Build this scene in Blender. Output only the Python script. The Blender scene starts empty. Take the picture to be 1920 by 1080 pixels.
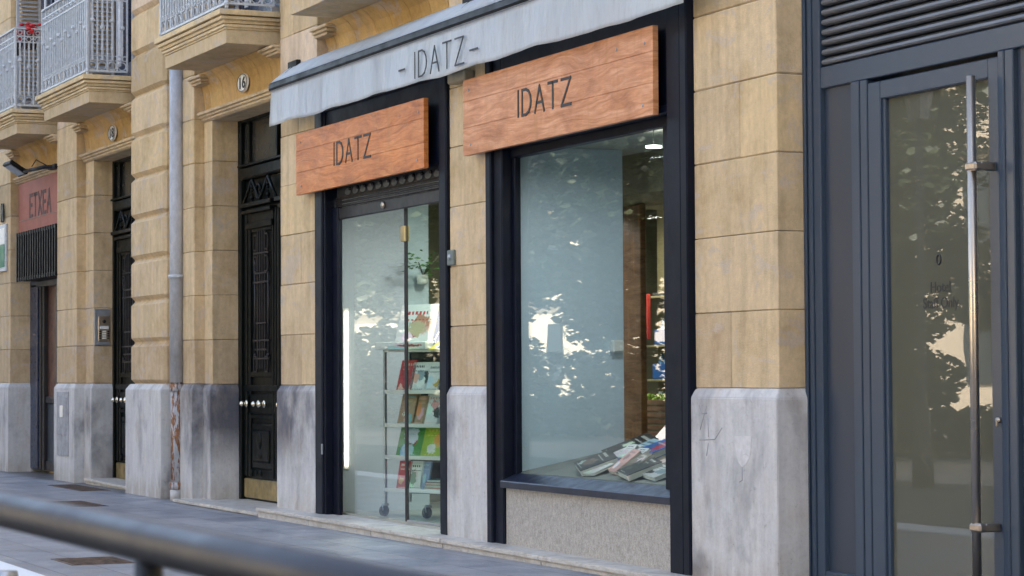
import bpy, bmesh, math, random
from mathutils import Vector, Matrix
random.seed(7)
S = bpy.context.scene
COL = S.collection

# ------------------------------------------------------------------ camera
CAM = Vector((13.9018, -7.66, 1.3892))
A = math.radians(24.39); PITCH = math.atan(159/4400); ROLL = 0.0058
fw = Vector((-math.cos(A)*math.cos(PITCH), math.sin(A)*math.cos(PITCH), math.sin(PITCH)))
r0 = Vector((math.sin(A), math.cos(A), 0)); u0 = r0.cross(fw)
rt = r0*math.cos(ROLL) - u0*math.sin(ROLL); up = u0*math.cos(ROLL) + r0*math.sin(ROLL)
cd = bpy.data.cameras.new('camera'); cam = bpy.data.objects.new('camera', cd); COL.objects.link(cam)
m = Matrix((rt, up, -fw)).transposed().to_4x4(); m.translation = CAM; cam.matrix_world = m
cd.sensor_width = 36; cd.lens = 82.5; cd.clip_start = .1; cd.clip_end = 1500
cd.dof.use_dof = True; cd.dof.focus_distance = 18.5; cd.dof.aperture_fstop = 9
S.camera = cam

# ------------------------------------------------------------------ sky, sun, exposure
SUN_EL, SUN_AZ = math.radians(45), math.radians(14)     # azimuth from +Y towards +X
w = bpy.data.worlds.new('World'); S.world = w; w.use_nodes = True
nt = w.node_tree; bg = nt.nodes['Background']
sky = nt.nodes.new('ShaderNodeTexSky'); sky.sky_type = 'NISHITA'; sky.sun_disc = False
sky.sun_elevation = SUN_EL; sky.sun_rotation = SUN_AZ; sky.air_density = 1.0; sky.dust_density = 2.5; sky.ozone_density = 1.0
hs = nt.nodes.new('ShaderNodeHueSaturation'); hs.inputs['Saturation'].default_value = .8
nt.links.new(sky.outputs[0], hs.inputs['Color']); nt.links.new(hs.outputs[0], bg.inputs[0])
bg.inputs[1].default_value = .15
sl = bpy.data.lights.new('sun', 'SUN'); sl.energy = 4; sl.angle = math.radians(.5); sl.color = (1, .93, .82)
so = bpy.data.objects.new('sun', sl); COL.objects.link(so)
sd = Vector((math.sin(SUN_AZ)*math.cos(SUN_EL), math.cos(SUN_AZ)*math.cos(SUN_EL), math.sin(SUN_EL)))
so.rotation_euler = sd.to_track_quat('Z', 'Y').to_euler()
vs = S.view_settings; vs.view_transform = 'Standard'; vs.look = 'None'; vs.exposure = 2.3; vs.gamma = 1

# ------------------------------------------------------------------ materials
def nmat(name):
    m = bpy.data.materials.new(name); m.use_nodes = True
    return m, m.node_tree, m.node_tree.nodes['Principled BSDF']
def N(nt, t, **kw):
    n = nt.nodes.new(t)
    for k, v in kw.items():
        if k in n.inputs: n.inputs[k].default_value = v
        else: setattr(n, k, v)
    return n
def pos(nt, scale=(1, 1, 1), loc=(0, 0, 0), obj=False):
    src = N(nt, 'ShaderNodeTexCoord').outputs['Object'] if obj else N(nt, 'ShaderNodeNewGeometry').outputs['Position']
    mp = N(nt, 'ShaderNodeMapping', Scale=scale, Location=loc); nt.links.new(src, mp.inputs[0]); return mp.outputs[0]
def noise(nt, vec, s, d=4, rough=.6, dist=0):
    n = N(nt, 'ShaderNodeTexNoise', Scale=s, Detail=d, Roughness=rough, Distortion=dist); nt.links.new(vec, n.inputs['Vector']); return n.outputs['Fac']
def ramp(nt, fac, stops, interp='LINEAR'):
    r = N(nt, 'ShaderNodeValToRGB'); cr = r.color_ramp; cr.interpolation = interp
    while len(cr.elements) < len(stops): cr.elements.new(.5)
    for e, (p, c) in zip(cr.elements, stops):
        e.position = p; e.color = (c, c, c, 1) if isinstance(c, (int, float)) else (*c, 1)
    nt.links.new(fac, r.inputs[0]); return r.outputs[0]
def mix(nt, fac, a, b, mode='MIX'):
    n = N(nt, 'ShaderNodeMix', data_type='RGBA', blend_type=mode)
    for sock, v in ((n.inputs[0], fac), (n.inputs[6], a), (n.inputs[7], b)):
        if isinstance(v, (int, float)): sock.default_value = v
        elif isinstance(v, tuple): sock.default_value = (*v, 1) if len(v) == 3 else v
        else: nt.links.new(v, sock)
    return n.outputs[2]
def bump(nt, h, p, strength=.3, dist=.01):
    b = N(nt, 'ShaderNodeBump', Strength=strength, Distance=dist); nt.links.new(h, b.inputs['Height']); nt.links.new(b.outputs[0], p.inputs['Normal'])
def island(nt): return N(nt, 'ShaderNodeNewGeometry').outputs['Random Per Island']

def plain(name, c, rough=.5, metal=0, var=.12, sc=6, coat=0, bmp=0, spec=.5, obj=False, rv=1):
    m, nt, p = nmat(name)
    f = noise(nt, pos(nt, obj=obj), sc, 5)
    c0 = tuple(x*(1-var*1.6) for x in c); c1 = tuple(min(1, x*(1+var)) for x in c)
    nt.links.new(ramp(nt, f, [(.3, c0), (.7, c1)]), p.inputs['Base Color'])
    g = noise(nt, pos(nt), sc*1.7, 3)
    nt.links.new(ramp(nt, g, [(.3, max(0, rough-.07*rv)), (.7, min(1, rough+.09*rv))]), p.inputs['Roughness'])
    p.inputs['Metallic'].default_value = metal; p.inputs['Coat Weight'].default_value = coat; p.inputs['Coat Roughness'].default_value = .12
    p.inputs['Specular IOR Level'].default_value = spec
    if bmp: bump(nt, noise(nt, pos(nt), sc*6, 4), p, bmp, .004)
    return m

def stone(name, a, b, c, streak=.35, rough=.88):
    """warm sandstone: block-to-block tone, cloudy patches, run-down stains, pores"""
    m, nt, p = nmat(name)
    pk = tuple(min(1, x*y) for x, y in zip(c, (1.10, 1.14, 1.42))); dk = tuple(x*y for x, y in zip(b, (.80, .77, .68)))
    base = ramp(nt, island(nt), [(0, a), (.16, b), (.34, c), (.5, dk), (.66, pk), (.82, a), (1, c)])
    cloud = ramp(nt, noise(nt, pos(nt, (1, 1, 1.1)), 2.6, 6, .65), [(.28, (.80, .75, .68)), (.5, (1, 1, 1)), (.75, (1.12, 1.10, 1.09))])
    col = mix(nt, 1, base, cloud, 'MULTIPLY')
    st = ramp(nt, noise(nt, pos(nt, (5, 5, .55)), 1.5, 5, .6, .4), [(.42, 0), (.72, 1)])
    sm = N(nt, 'ShaderNodeMath', operation='MULTIPLY'); nt.links.new(st, sm.inputs[0]); sm.inputs[1].default_value = streak
    col = mix(nt, sm.outputs[0], col, (.23, .17, .10))
    pale = ramp(nt, noise(nt, pos(nt, (1.2, 1.2, 1.6), (3, 1, 7)), 2.1, 5, .7, .8), [(.56, 0), (.62, .55)])
    col = mix(nt, pale, col, (.50, .43, .36))
    pores = ramp(nt, noise(nt, pos(nt, (1, 1, 1.3)), 95, 3, .7), [(.25, (.55, .5, .42)), (.36, (1, 1, 1)), (.7, (1.06, 1.05, 1.04))])
    col = mix(nt, 1, col, pores, 'MULTIPLY')
    g = ramp(nt, noise(nt, pos(nt, (1, 1, .8), (5, 2, 1)), 19, 6, .75), [(.25, .80), (.75, 1.14)])
    col = mix(nt, .85, col, g, 'MULTIPLY')
    nt.links.new(col, p.inputs['Base Color']); p.inputs['Roughness'].default_value = rough; p.inputs['Specular IOR Level'].default_value = .25
    h = mix(nt, .5, noise(nt, pos(nt), 12, 6, .7), noise(nt, pos(nt), 85, 4, .7)); bump(nt, h, p, .75, .012)
    return m
SAND = stone('sandstone', (.67, .505, .285), (.60, .455, .265), (.66, .51, .32))
SANDY = stone('ochre_sandstone', (.60, .385, .145), (.54, .34, .12), (.62, .41, .165), .25)
SANDU = stone('dressed_sandstone', (.68, .53, .31), (.64, .50, .29), (.70, .555, .34), .22)
MORT = plain('mortar', (.27, .23, .18), .95, var=.2, sc=20)

def limestone():
    m, nt, p = nmat('grey_limestone')
    col = ramp(nt, noise(nt, pos(nt, (2, 2, 1.1)), 2.0, 6, .62, .5), [(.25, (.47, .47, .465)), (.5, (.55, .545, .535)), (.75, (.62, .605, .585))])
    soot = ramp(nt, noise(nt, pos(nt, (1.5, 1.5, .9), (2.3, 0, .35)), 1.35, 4, .6, .3), [(.52, 0), (.72, .72)])
    col = mix(nt, soot, col, (.095, .095, .11))
    sxx = N(nt, 'ShaderNodeSeparateXYZ'); nt.links.new(pos(nt), sxx.inputs[0])
    dx = N(nt, 'ShaderNodeMath', operation='ADD'); nt.links.new(sxx.outputs[0], dx.inputs[0]); dx.inputs[1].default_value = 9.9
    ab = N(nt, 'ShaderNodeMath', operation='ABSOLUTE'); nt.links.new(dx.outputs[0], ab.inputs[0])
    wn = N(nt, 'ShaderNodeMath', operation='MULTIPLY_ADD'); nt.links.new(noise(nt, pos(nt, (2, 2, 1.4)), 2.1, 5, .6), wn.inputs[0]); wn.inputs[1].default_value = 2.6; nt.links.new(ab.outputs[0], wn.inputs[2])
    mdiv = N(nt, 'ShaderNodeMath', operation='DIVIDE'); nt.links.new(wn.outputs[0], mdiv.inputs[0]); mdiv.inputs[1].default_value = 4.0
    mx_ = ramp(nt, mdiv.outputs[0], [(.7, .95), (.97, 0)]); mz = ramp(nt, sxx.outputs[2], [(.35, 0), (.8, 1)])
    col = mix(nt, mix(nt, 1, mx_, mz, 'MULTIPLY'), col, (.10, .10, .12))
    runs = ramp(nt, noise(nt, pos(nt, (12, 12, .9)), 1.3, 4, .6), [(.35, (.72, .72, .74)), (.6, (1.05, 1.05, 1.03))])
    col = mix(nt, .35, col, runs, 'MULTIPLY')
    warm = ramp(nt, noise(nt, pos(nt, (2, 2, 1), (9, 9, 9)), 2.4, 5), [(.5, 0), (.75, .45)])
    col = mix(nt, warm, col, (.40, .33, .26))
    chips = ramp(nt, noise(nt, pos(nt, (1, 1, 1.2)), 24, 7, .8, .6), [(.30, (.45, .44, .44)), (.39, (.93, .93, .93)), (.5, (1, 1, 1)), (.8, (1.1, 1.1, 1.12))])
    col = mix(nt, 1, col, chips, 'MULTIPLY')
    # damp grime just above the pavement: a stain of the stone itself
    sx = N(nt, 'ShaderNodeSeparateXYZ'); nt.links.new(pos(nt), sx.inputs[0])
    gm = ramp(nt, sx.outputs[2], [(0.02, .5), (.22, 0)])
    gn = mix(nt, 1, gm, ramp(nt, noise(nt, pos(nt, (3, 3, 1)), 3, 4), [(.35, 0), (.65, 1)]), 'MULTIPLY')
    col = mix(nt, gn, col, (.24, .20, .15))
    nt.links.new(col, p.inputs['Base Color']); p.inputs['Roughness'].default_value = .7; p.inputs['Specular IOR Level'].default_value = .35
    bump(nt, mix(nt, .5, noise(nt, pos(nt), 9, 6, .7), noise(nt, pos(nt, (1, 1, .5)), 50, 4, .7)), p, .6, .012)
    return m
LIME = limestone()

def granite():
    m, nt, p = nmat('speckled_granite')
    a = noise(nt, pos(nt, (1, 1, .6)), 34, 5, .75, .3)
    col = ramp(nt, a, [(.3, (.27, .25, .225)), (.5, (.40, .375, .335)), (.7, (.50, .47, .42))])
    c2 = ramp(nt, noise(nt, pos(nt), 130, 2, .6), [(.3, .62), (.6, 1.1)])
    col = mix(nt, 1, col, c2, 'MULTIPLY')
    nt.links.new(col, p.inputs['Base Color']); p.inputs['Roughness'].default_value = .5; bump(nt, a, p, .3, .004)
    return m
GRAN = granite()

def marble():
    m, nt, p = nmat('worn_step_stone')
    a = noise(nt, pos(nt, (1, 1, 1)), 5, 7, .7, .8)
    col = ramp(nt, a, [(.3, (.34, .31, .27)), (.5, (.52, .49, .44)), (.7, (.60, .58, .54))])
    col = mix(nt, ramp(nt, noise(nt, pos(nt, (1, 1, 4)), 14, 5, .7), [(.3, .5), (.48, 0)]), col, (.2, .16, .12))
    nt.links.new(col, p.inputs['Base Color']); p.inputs['Roughness'].default_value = .45; bump(nt, a, p, .3, .006)
    return m
STEP = marble()

def pavement():
    m, nt, p = nmat('pavement_slabs')
    v = pos(nt)
    br = N(nt, 'ShaderNodeTexBrick', Scale=1.0); br.inputs['Brick Width'].default_value = .6; br.inputs['Row Height'].default_value = .4
    br.inputs['Mortar Size'].default_value = .006; br.inputs['Color1'].default_value = (.235, .25, .285, 1); br.inputs['Color2'].default_value = (.285, .295, .32, 1)
    br.inputs['Mortar'].default_value = (.085, .088, .095, 1); nt.links.new(v, br.inputs['Vector'])
    col = mix(nt, 1, br.outputs[0], ramp(nt, noise(nt, pos(nt, (.7, 1, 1)), 1.6, 6, .7, .4), [(.3, (.66, .68, .72)), (.55, (1, 1, 1)), (.75, (1.3, 1.22, 1.12))]), 'MULTIPLY')
    gr = ramp(nt, noise(nt, v, 60, 4, .8), [(.3, .66), (.7, 1.3)]); col = mix(nt, .9, col, gr, 'MULTIPLY')
    gum = ramp(nt, noise(nt, pos(nt, (.6, 1, 1), (4, 4, 4)), 7.5, 4, .7), [(.68, 0), (.71, 1)]); col = mix(nt, gum, col, (.46, .47, .49))
    br2 = ramp(nt, noise(nt, pos(nt, (.5, 1, 1), (1, 8, 2)), 1.3, 3), [(.56, 0), (.7, .4)]); col = mix(nt, br2, col, (.26, .20, .15))
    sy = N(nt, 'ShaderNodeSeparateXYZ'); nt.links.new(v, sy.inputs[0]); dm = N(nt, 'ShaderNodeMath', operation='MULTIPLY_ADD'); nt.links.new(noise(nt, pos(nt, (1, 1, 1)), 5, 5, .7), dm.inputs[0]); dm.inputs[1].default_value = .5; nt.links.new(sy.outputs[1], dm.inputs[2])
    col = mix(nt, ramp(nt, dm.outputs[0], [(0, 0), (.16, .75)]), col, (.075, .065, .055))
    nt.links.new(col, p.inputs['Base Color'])
    nt.links.new(ramp(nt, noise(nt, v, 2.2, 5), [(.35, .32), (.65, .55)]), p.inputs['Roughness'])
    bump(nt, mix(nt, .5, noise(nt, v, 45, 4, .8), noise(nt, v, 4, 3)), p, .35, .008)
    return m
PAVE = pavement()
ROAD = plain('asphalt', (.055, .057, .062), .75, var=.3, sc=14, bmp=.6)
GROUNDM = plain('plaza_paving', (.30, .28, .25), .8, var=.15, sc=.7)
WHITEP = plain('white_road_paint', (.74, .76, .78), .6, var=.06, sc=30, bmp=.3)
NAVY = plain('navy_gloss_paint', (.0055, .008, .017), .42, var=.2, sc=3, spec=.14)
NAVYE = plain('navy_sill_paint', (.012, .018, .035), .36, var=.2, sc=5, bmp=.1)
BLACK = plain('black_paint', (.004, .0045, .005), .45, var=.2, sc=3, spec=.25)
DOORG = plain('black_green_door_paint', (.0035, .0055, .005), .38, var=.2, sc=5, spec=.13)
DOORL = plain('dark_iron', (.028, .026, .028), .45, metal=.3, var=.2, sc=10)
STEEL2 = plain('grey_slat_paint', (.12, .122, .128), .38, metal=.1, sc=2)
IRON = plain('black_iron', (.006, .006, .007), .5, var=.2, spec=.2)
SILV = plain('silver_grey_railing_paint', (.50, .53, .56), .42, var=.12, sc=20, bmp=.2)
BRASS = plain('brass', (.46, .36, .17), .42, metal=.85, var=.35, sc=5)
KNOB = plain('polished_brass', (.85, .78, .62), .2, metal=1)
STEEL = plain('brushed_steel', (.50, .43, .35), .33, metal=1, var=.03, sc=2)
GREYM = plain('grey_aluminium', (.36, .39, .43), .4, metal=.7, var=.1, sc=12)
WHITE = plain('white_enamel', (.78, .77, .72), .35, var=.05)
WALLW = plain('white_wall_paint', (.50, .56, .60), .7, var=.03, sc=2)
FROST = plain('pale_blue_panel', (.57, .68, .76), .45, var=.03, sc=2, coat=.2)
OLIVE = plain('olive_wall_paint', (.22, .20, .13), .8, var=.1, sc=2)
FLOORM = plain('shop_floor', (.33, .34, .30), .35, var=.1, sc=3)
CEILM = plain('ceiling_paint', (.42, .42, .38), .8, var=.05)
DISPM = plain('display_cloth', (.26, .26, .225), .8, var=.1)
SHELFM = plain('shelf_metal', (.62, .62, .60), .35, metal=.2, var=.05)
DARKSH = plain('dark_back_panel', (.035, .035, .035), .6)
HOTEL = plain('slate_blue_metal_paint', (.036, .058, .090), .3, var=.05, sc=1.2, coat=.12, rv=.1, spec=.45)
HOTELD = plain('slate_blue_recess_paint', (.034, .046, .062), .4, var=.1, sc=2.5)
LETTER = plain('black_lettering', (.012, .012, .013), .5, var=.1)
RAILM = plain('dark_grey_rail_paint', (.036, .041, .052), .46, metal=.3, var=.12, sc=6, bmp=.1)
SOCK = plain('dull_green_plastic', (.16, .19, .17), .6)
BEIGE = plain('aged_beige_plastic', (.30, .26, .18), .6)
LEAFD = plain('lantern_metal', (.03, .04, .04), .5)
REDPOT = plain('red_petals', (.50, .015, .02), .5, var=.3, sc=30)
RUST = plain('rusty_iron_cover', (.13, .085, .06), .75, var=.5, sc=16, bmp=.6)
CREAM = plain('sunlit_cream_render', (.66, .56, .42), .85, var=.06, sc=1)
DGLASS = plain('dark_window_glass', (.03, .04, .05), .12)
BARK = plain('bark', (.12, .10, .07), .9, var=.3, sc=9, bmp=.6)
HGLASS0 = plain('obscured_backing', (.30, .30, .26), .5, var=.08, sc=1.5)
CURT = plain('white_curtain', (.7, .72, .75), .8)

def leafmat():
    m, nt, p = nmat('leaves')
    nt.links.new(ramp(nt, island(nt), [(0, (.028, .040, .018)), (.5, (.045, .062, .026)), (1, (.07, .085, .035))]), p.inputs['Base Color'])
    p.inputs['Roughness'].default_value = .45
    return m
LEAF = leafmat()

def wood(name, a, b, c, sc=1.0, axis=0):
    m, nt, p = nmat(name)
    warp = noise(nt, pos(nt, (.55*sc, 1, 2.2)), 1.6, 3, .5)
    sep = N(nt, 'ShaderNodeSeparateXYZ'); nt.links.new(pos(nt), sep.inputs[0])
    q = N(nt, 'ShaderNodeMath', operation='MULTIPLY_ADD'); nt.links.new(warp, q.inputs[0]); q.inputs[1].default_value = .42; nt.links.new(sep.outputs[2], q.inputs[2])
    cx = N(nt, 'ShaderNodeCombineXYZ'); nt.links.new(q.outputs[0], cx.inputs[2]); sx_ = N(nt, 'ShaderNodeMath', operation='MULTIPLY'); nt.links.new(sep.outputs[0], sx_.inputs[0]); sx_.inputs[1].default_value = .06; nt.links.new(sx_.outputs[0], cx.inputs[0])
    gfac = noise(nt, cx.outputs[0], 30, 4, .6)
    class _G: outputs = {'Fac': gfac}
    g = _G
    col = ramp(nt, gfac, [(.32, a), (.5, b), (.68, c)])
    fine = ramp(nt, noise(nt, pos(nt, (3*sc, 4, 60*sc)), 2.5, 5, .7, .5), [(.32, (.78, .74, .7)), (.6, (1.05, 1.05, 1.05))]); col = mix(nt, .8, col, fine, 'MULTIPLY')
    blo = ramp(nt, noise(nt, pos(nt, (1.0, 1, 2.0), (3, 0, 2)), 2.0, 6, .65, .6), [(.3, (.70, .62, .56)), (.5, (1, 1, 1)), (.7, (1.18, 1.26, 1.36))]); col = mix(nt, 1, col, blo, 'MULTIPLY')
    run = ramp(nt, noise(nt, pos(nt, (7, 1, .5), (1, 0, 4)), 2.4, 4), [(.55, 0), (.75, .6)]); col = mix(nt, run, col, (.46, .20, .055))
    nt.links.new(col, p.inputs['Base Color'])
    nt.links.new(ramp(nt, noise(nt, pos(nt, (1, 1, 2)), 4, 4), [(.3, .28), (.7, .5)]), p.inputs['Roughness'])
    p.inputs['Specular IOR Level'].default_value = .3; p.inputs['Coat Weight'].default_value = .06; p.inputs['Coat Roughness'].default_value = .2
    bump(nt, mix(nt, .5, g.outputs['Fac'], noise(nt, pos(nt, (3, 3, 60)), 3, 4)), p, .22, .004)
    return m
BOARD = wood('varnished_orange_wood', (.42, .125, .025), (.60, .20, .05), (.70, .28, .085))
BOARD2 = wood('weathered_varnished_wood', (.45, .17, .06), (.60, .26, .115), (.70, .36, .20))
BROWNW = wood('brown_wood', (.12, .055, .025), (.19, .09, .04), (.24, .12, .06))

def fabric():
    m, nt, p = nmat('pale_grey_awning_fabric')
    col = ramp(nt, noise(nt, pos(nt, (2.2, 1, .7)), 2.4, 6, .7, .6), [(.3, (.76, .83, .88)), (.5, (.82, .88, .92)), (.7, (.86, .91, .94))])
    sp = ramp(nt, noise(nt, pos(nt, (6, 1, 1)), 5, 5, .7), [(.3, (.90, .90, .89)), (.5, (1, 1, 1))]); col = mix(nt, 1, col, sp, 'MULTIPLY')
    nt.links.new(col, p.inputs['Base Color']); p.inputs['Roughness'].default_value = .75
    bump(nt, noise(nt, pos(nt, (2.5, 1, .6)), 3.5, 5, .6, .6), p, .8, .03)
    return m
FAB = fabric()

def redpaint():
    m, nt, p = nmat('faded_red_sign_paint')
    col = ramp(nt, noise(nt, pos(nt, (1, 1, 1.5)), 3, 6, .7), [(.3, (.24, .047, .020)), (.7, (.36, .083, .038))])
    nt.links.new(col, p.inputs['Base Color']); p.inputs['Roughness'].default_value = .6; return m
REDS = redpaint()

def pipemat(name, rusty):
    m, nt, p = nmat(name)
    col = ramp(nt, noise(nt, pos(nt, (2, 2, 1)), 6, 6, .75), [(.3, (.32, .32, .33)), (.55, (.44, .45, .47)), (.75, (.56, .56, .55))])
    r = ramp(nt, noise(nt, pos(nt, (4, 4, 1.2)), 4.5, 7, .7, .4), [(.47 if rusty else .68, 0), (.52 if rusty else .74, 1)])
    col = mix(nt, r, col, ramp(nt, noise(nt, pos(nt), 30, 4), [(.3, (.13, .05, .02)), (.7, (.32, .14, .05))]))
    nt.links.new(col, p.inputs['Base Color']); p.inputs['Roughness'].default_value = .6; bump(nt, r, p, .4, .006)
    return m
PIPE = pipemat('painted_pipe', False); PIPER = pipemat('rusty_pipe', True)

def glass(name, f0=.045, tint=(.9, .95, .94), rough=0.0, film=False):
    """clear pane: transmits straight, mirrors by the facing angle on both faces"""
    m = bpy.data.materials.new(name); m.use_nodes = True; nt = m.node_tree
    nt.nodes.remove(nt.nodes['Principled BSDF']); out = nt.nodes['Material Output']
    lw = N(nt, 'ShaderNodeLayerWeight', Blend=.5)
    pw = N(nt, 'ShaderNodeMath', operation='POWER'); nt.links.new(lw.outputs['Facing'], pw.inputs[0]); pw.inputs[1].default_value = 5
    ma = N(nt, 'ShaderNodeMath', operation='MULTIPLY_ADD'); nt.links.new(pw.outputs[0], ma.inputs[0]); ma.inputs[1].default_value = 1-f0; ma.inputs[2].default_value = f0
    tr = N(nt, 'ShaderNodeBsdfDiffuse' if film else 'ShaderNodeBsdfTransparent'); tr.inputs[0].default_value = (*tint, 1)
    gl = N(nt, 'ShaderNodeBsdfGlossy'); gl.inputs['Roughness'].default_value = rough; gl.inputs[0].default_value = (1, 1, 1, 1)
    b = N(nt, 'ShaderNodeBump', Strength=.018, Distance=.02); nt.links.new(noise(nt, pos(nt), 1.6, 2), b.inputs['Height']); nt.links.new(b.outputs[0], gl.inputs['Normal'])
    mx = N(nt, 'ShaderNodeMixShader'); nt.links.new(ma.outputs[0], mx.inputs[0]); nt.links.new(tr.outputs[0], mx.inputs[1]); nt.links.new(gl.outputs[0], mx.inputs[2])
    nt.links.new(mx.outputs[0], out.inputs[0]); return m
GLASS = glass('shop_glass', .06); HGLASS = glass('filmed_door_glass', .105, (.115, .113, .082), film=True); GLASSE = glass('green_edged_glass', .05, (.82, .92, .88))

def emit(name, c, s):
    m, nt, p = nmat(name); p.inputs['Base Color'].default_value = (*c, 1)
    p.inputs['Emission Color'].default_value = (*c, 1); p.inputs['Emission Strength'].default_value = s; return m
LEDM = emit('lit_tube', (1, .86, .72), 3); LAMPM = emit('lit_ceiling_lamp', (1, .97, .9), 3)

def cover(name, cols, sc=6, seed=0, bg=None, thr=.5):
    """printed cover: ground colour, broken title line, ragged picture patches, small print"""
    m, nt, p = nmat(name); rnd = random.Random(seed*13+5)
    tc = N(nt, 'ShaderNodeTexCoord').outputs['Generated']; sp = N(nt, 'ShaderNodeSeparateXYZ'); nt.links.new(tc, sp.inputs[0])
    flat = name.startswith('win_'); X, Z = sp.outputs[0], sp.outputs[1 if flat else 2]
    def math_(op, a, b=None):
        n = N(nt, 'ShaderNodeMath', operation=op)
        for k, v in enumerate((a, b)):
            if v is None: continue
            if isinstance(v, (int, float)): n.inputs[k].default_value = v
            else: nt.links.new(v, n.inputs[k])
        return n.outputs[0]
    nz = noise(nt, pos(nt, (1, 1, 1), (seed, seed*.7, 2), obj=True), 22, 4, .7)
    base = bg or cols[0]; base2 = tuple(x*.8 for x in base); pv = cols
    col = ramp(nt, Z, [(.2, base2), (.8, base)])
    for k, c in enumerate(list(pv)[:6]):
        cx, cz, r = rnd.uniform(.2, .8), rnd.uniform(.15, .66), rnd.uniform(.13, .27)
        d = math_('SQRT', math_('ADD', math_('POWER', math_('SUBTRACT', X, cx), 2.0), math_('POWER', math_('MULTIPLY', math_('SUBTRACT', Z, cz), 1.2), 2.0)))
        d = math_('ADD', d, math_('MULTIPLY', math_('SUBTRACT', nz, .5), .45))
        col = mix(nt, ramp(nt, d, [(r, 1), (min(.99, r+.015), 0)]), col, tuple(x*rnd.uniform(.7, 1.1) for x in c))
    tcol = cols[1] if sum(abs(a-b) for a, b in zip(cols[1], base)) > .3 else ((.04, .04, .05) if sum(base) > 1 else (.8, .78, .7))
    let = N(nt, 'ShaderNodeTexWave', wave_type='BANDS', bands_direction='X', Scale=2.2+seed % 3); let.inputs['Distortion'].default_value = 3; nt.links.new(tc, let.inputs['Vector'])
    z1 = rnd.uniform(.76, .86)
    for z0, hh in ((z1, .075), (z1-.13, .03), (.06, .02)):
        inz = math_('MULTIPLY', math_('GREATER_THAN', Z, z0), math_('LESS_THAN', Z, z0+hh))
        inx = math_('MULTIPLY', math_('GREATER_THAN', X, .14), math_('LESS_THAN', X, rnd.uniform(.6, .86)))
        col = mix(nt, math_('MULTIPLY', math_('MULTIPLY', inz, inx), math_('GREATER_THAN', let.outputs['Fac'], .35)), col, tcol)
    nt.links.new(col, p.inputs['Base Color']); p.inputs['Roughness'].default_value = .35; return m

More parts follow.
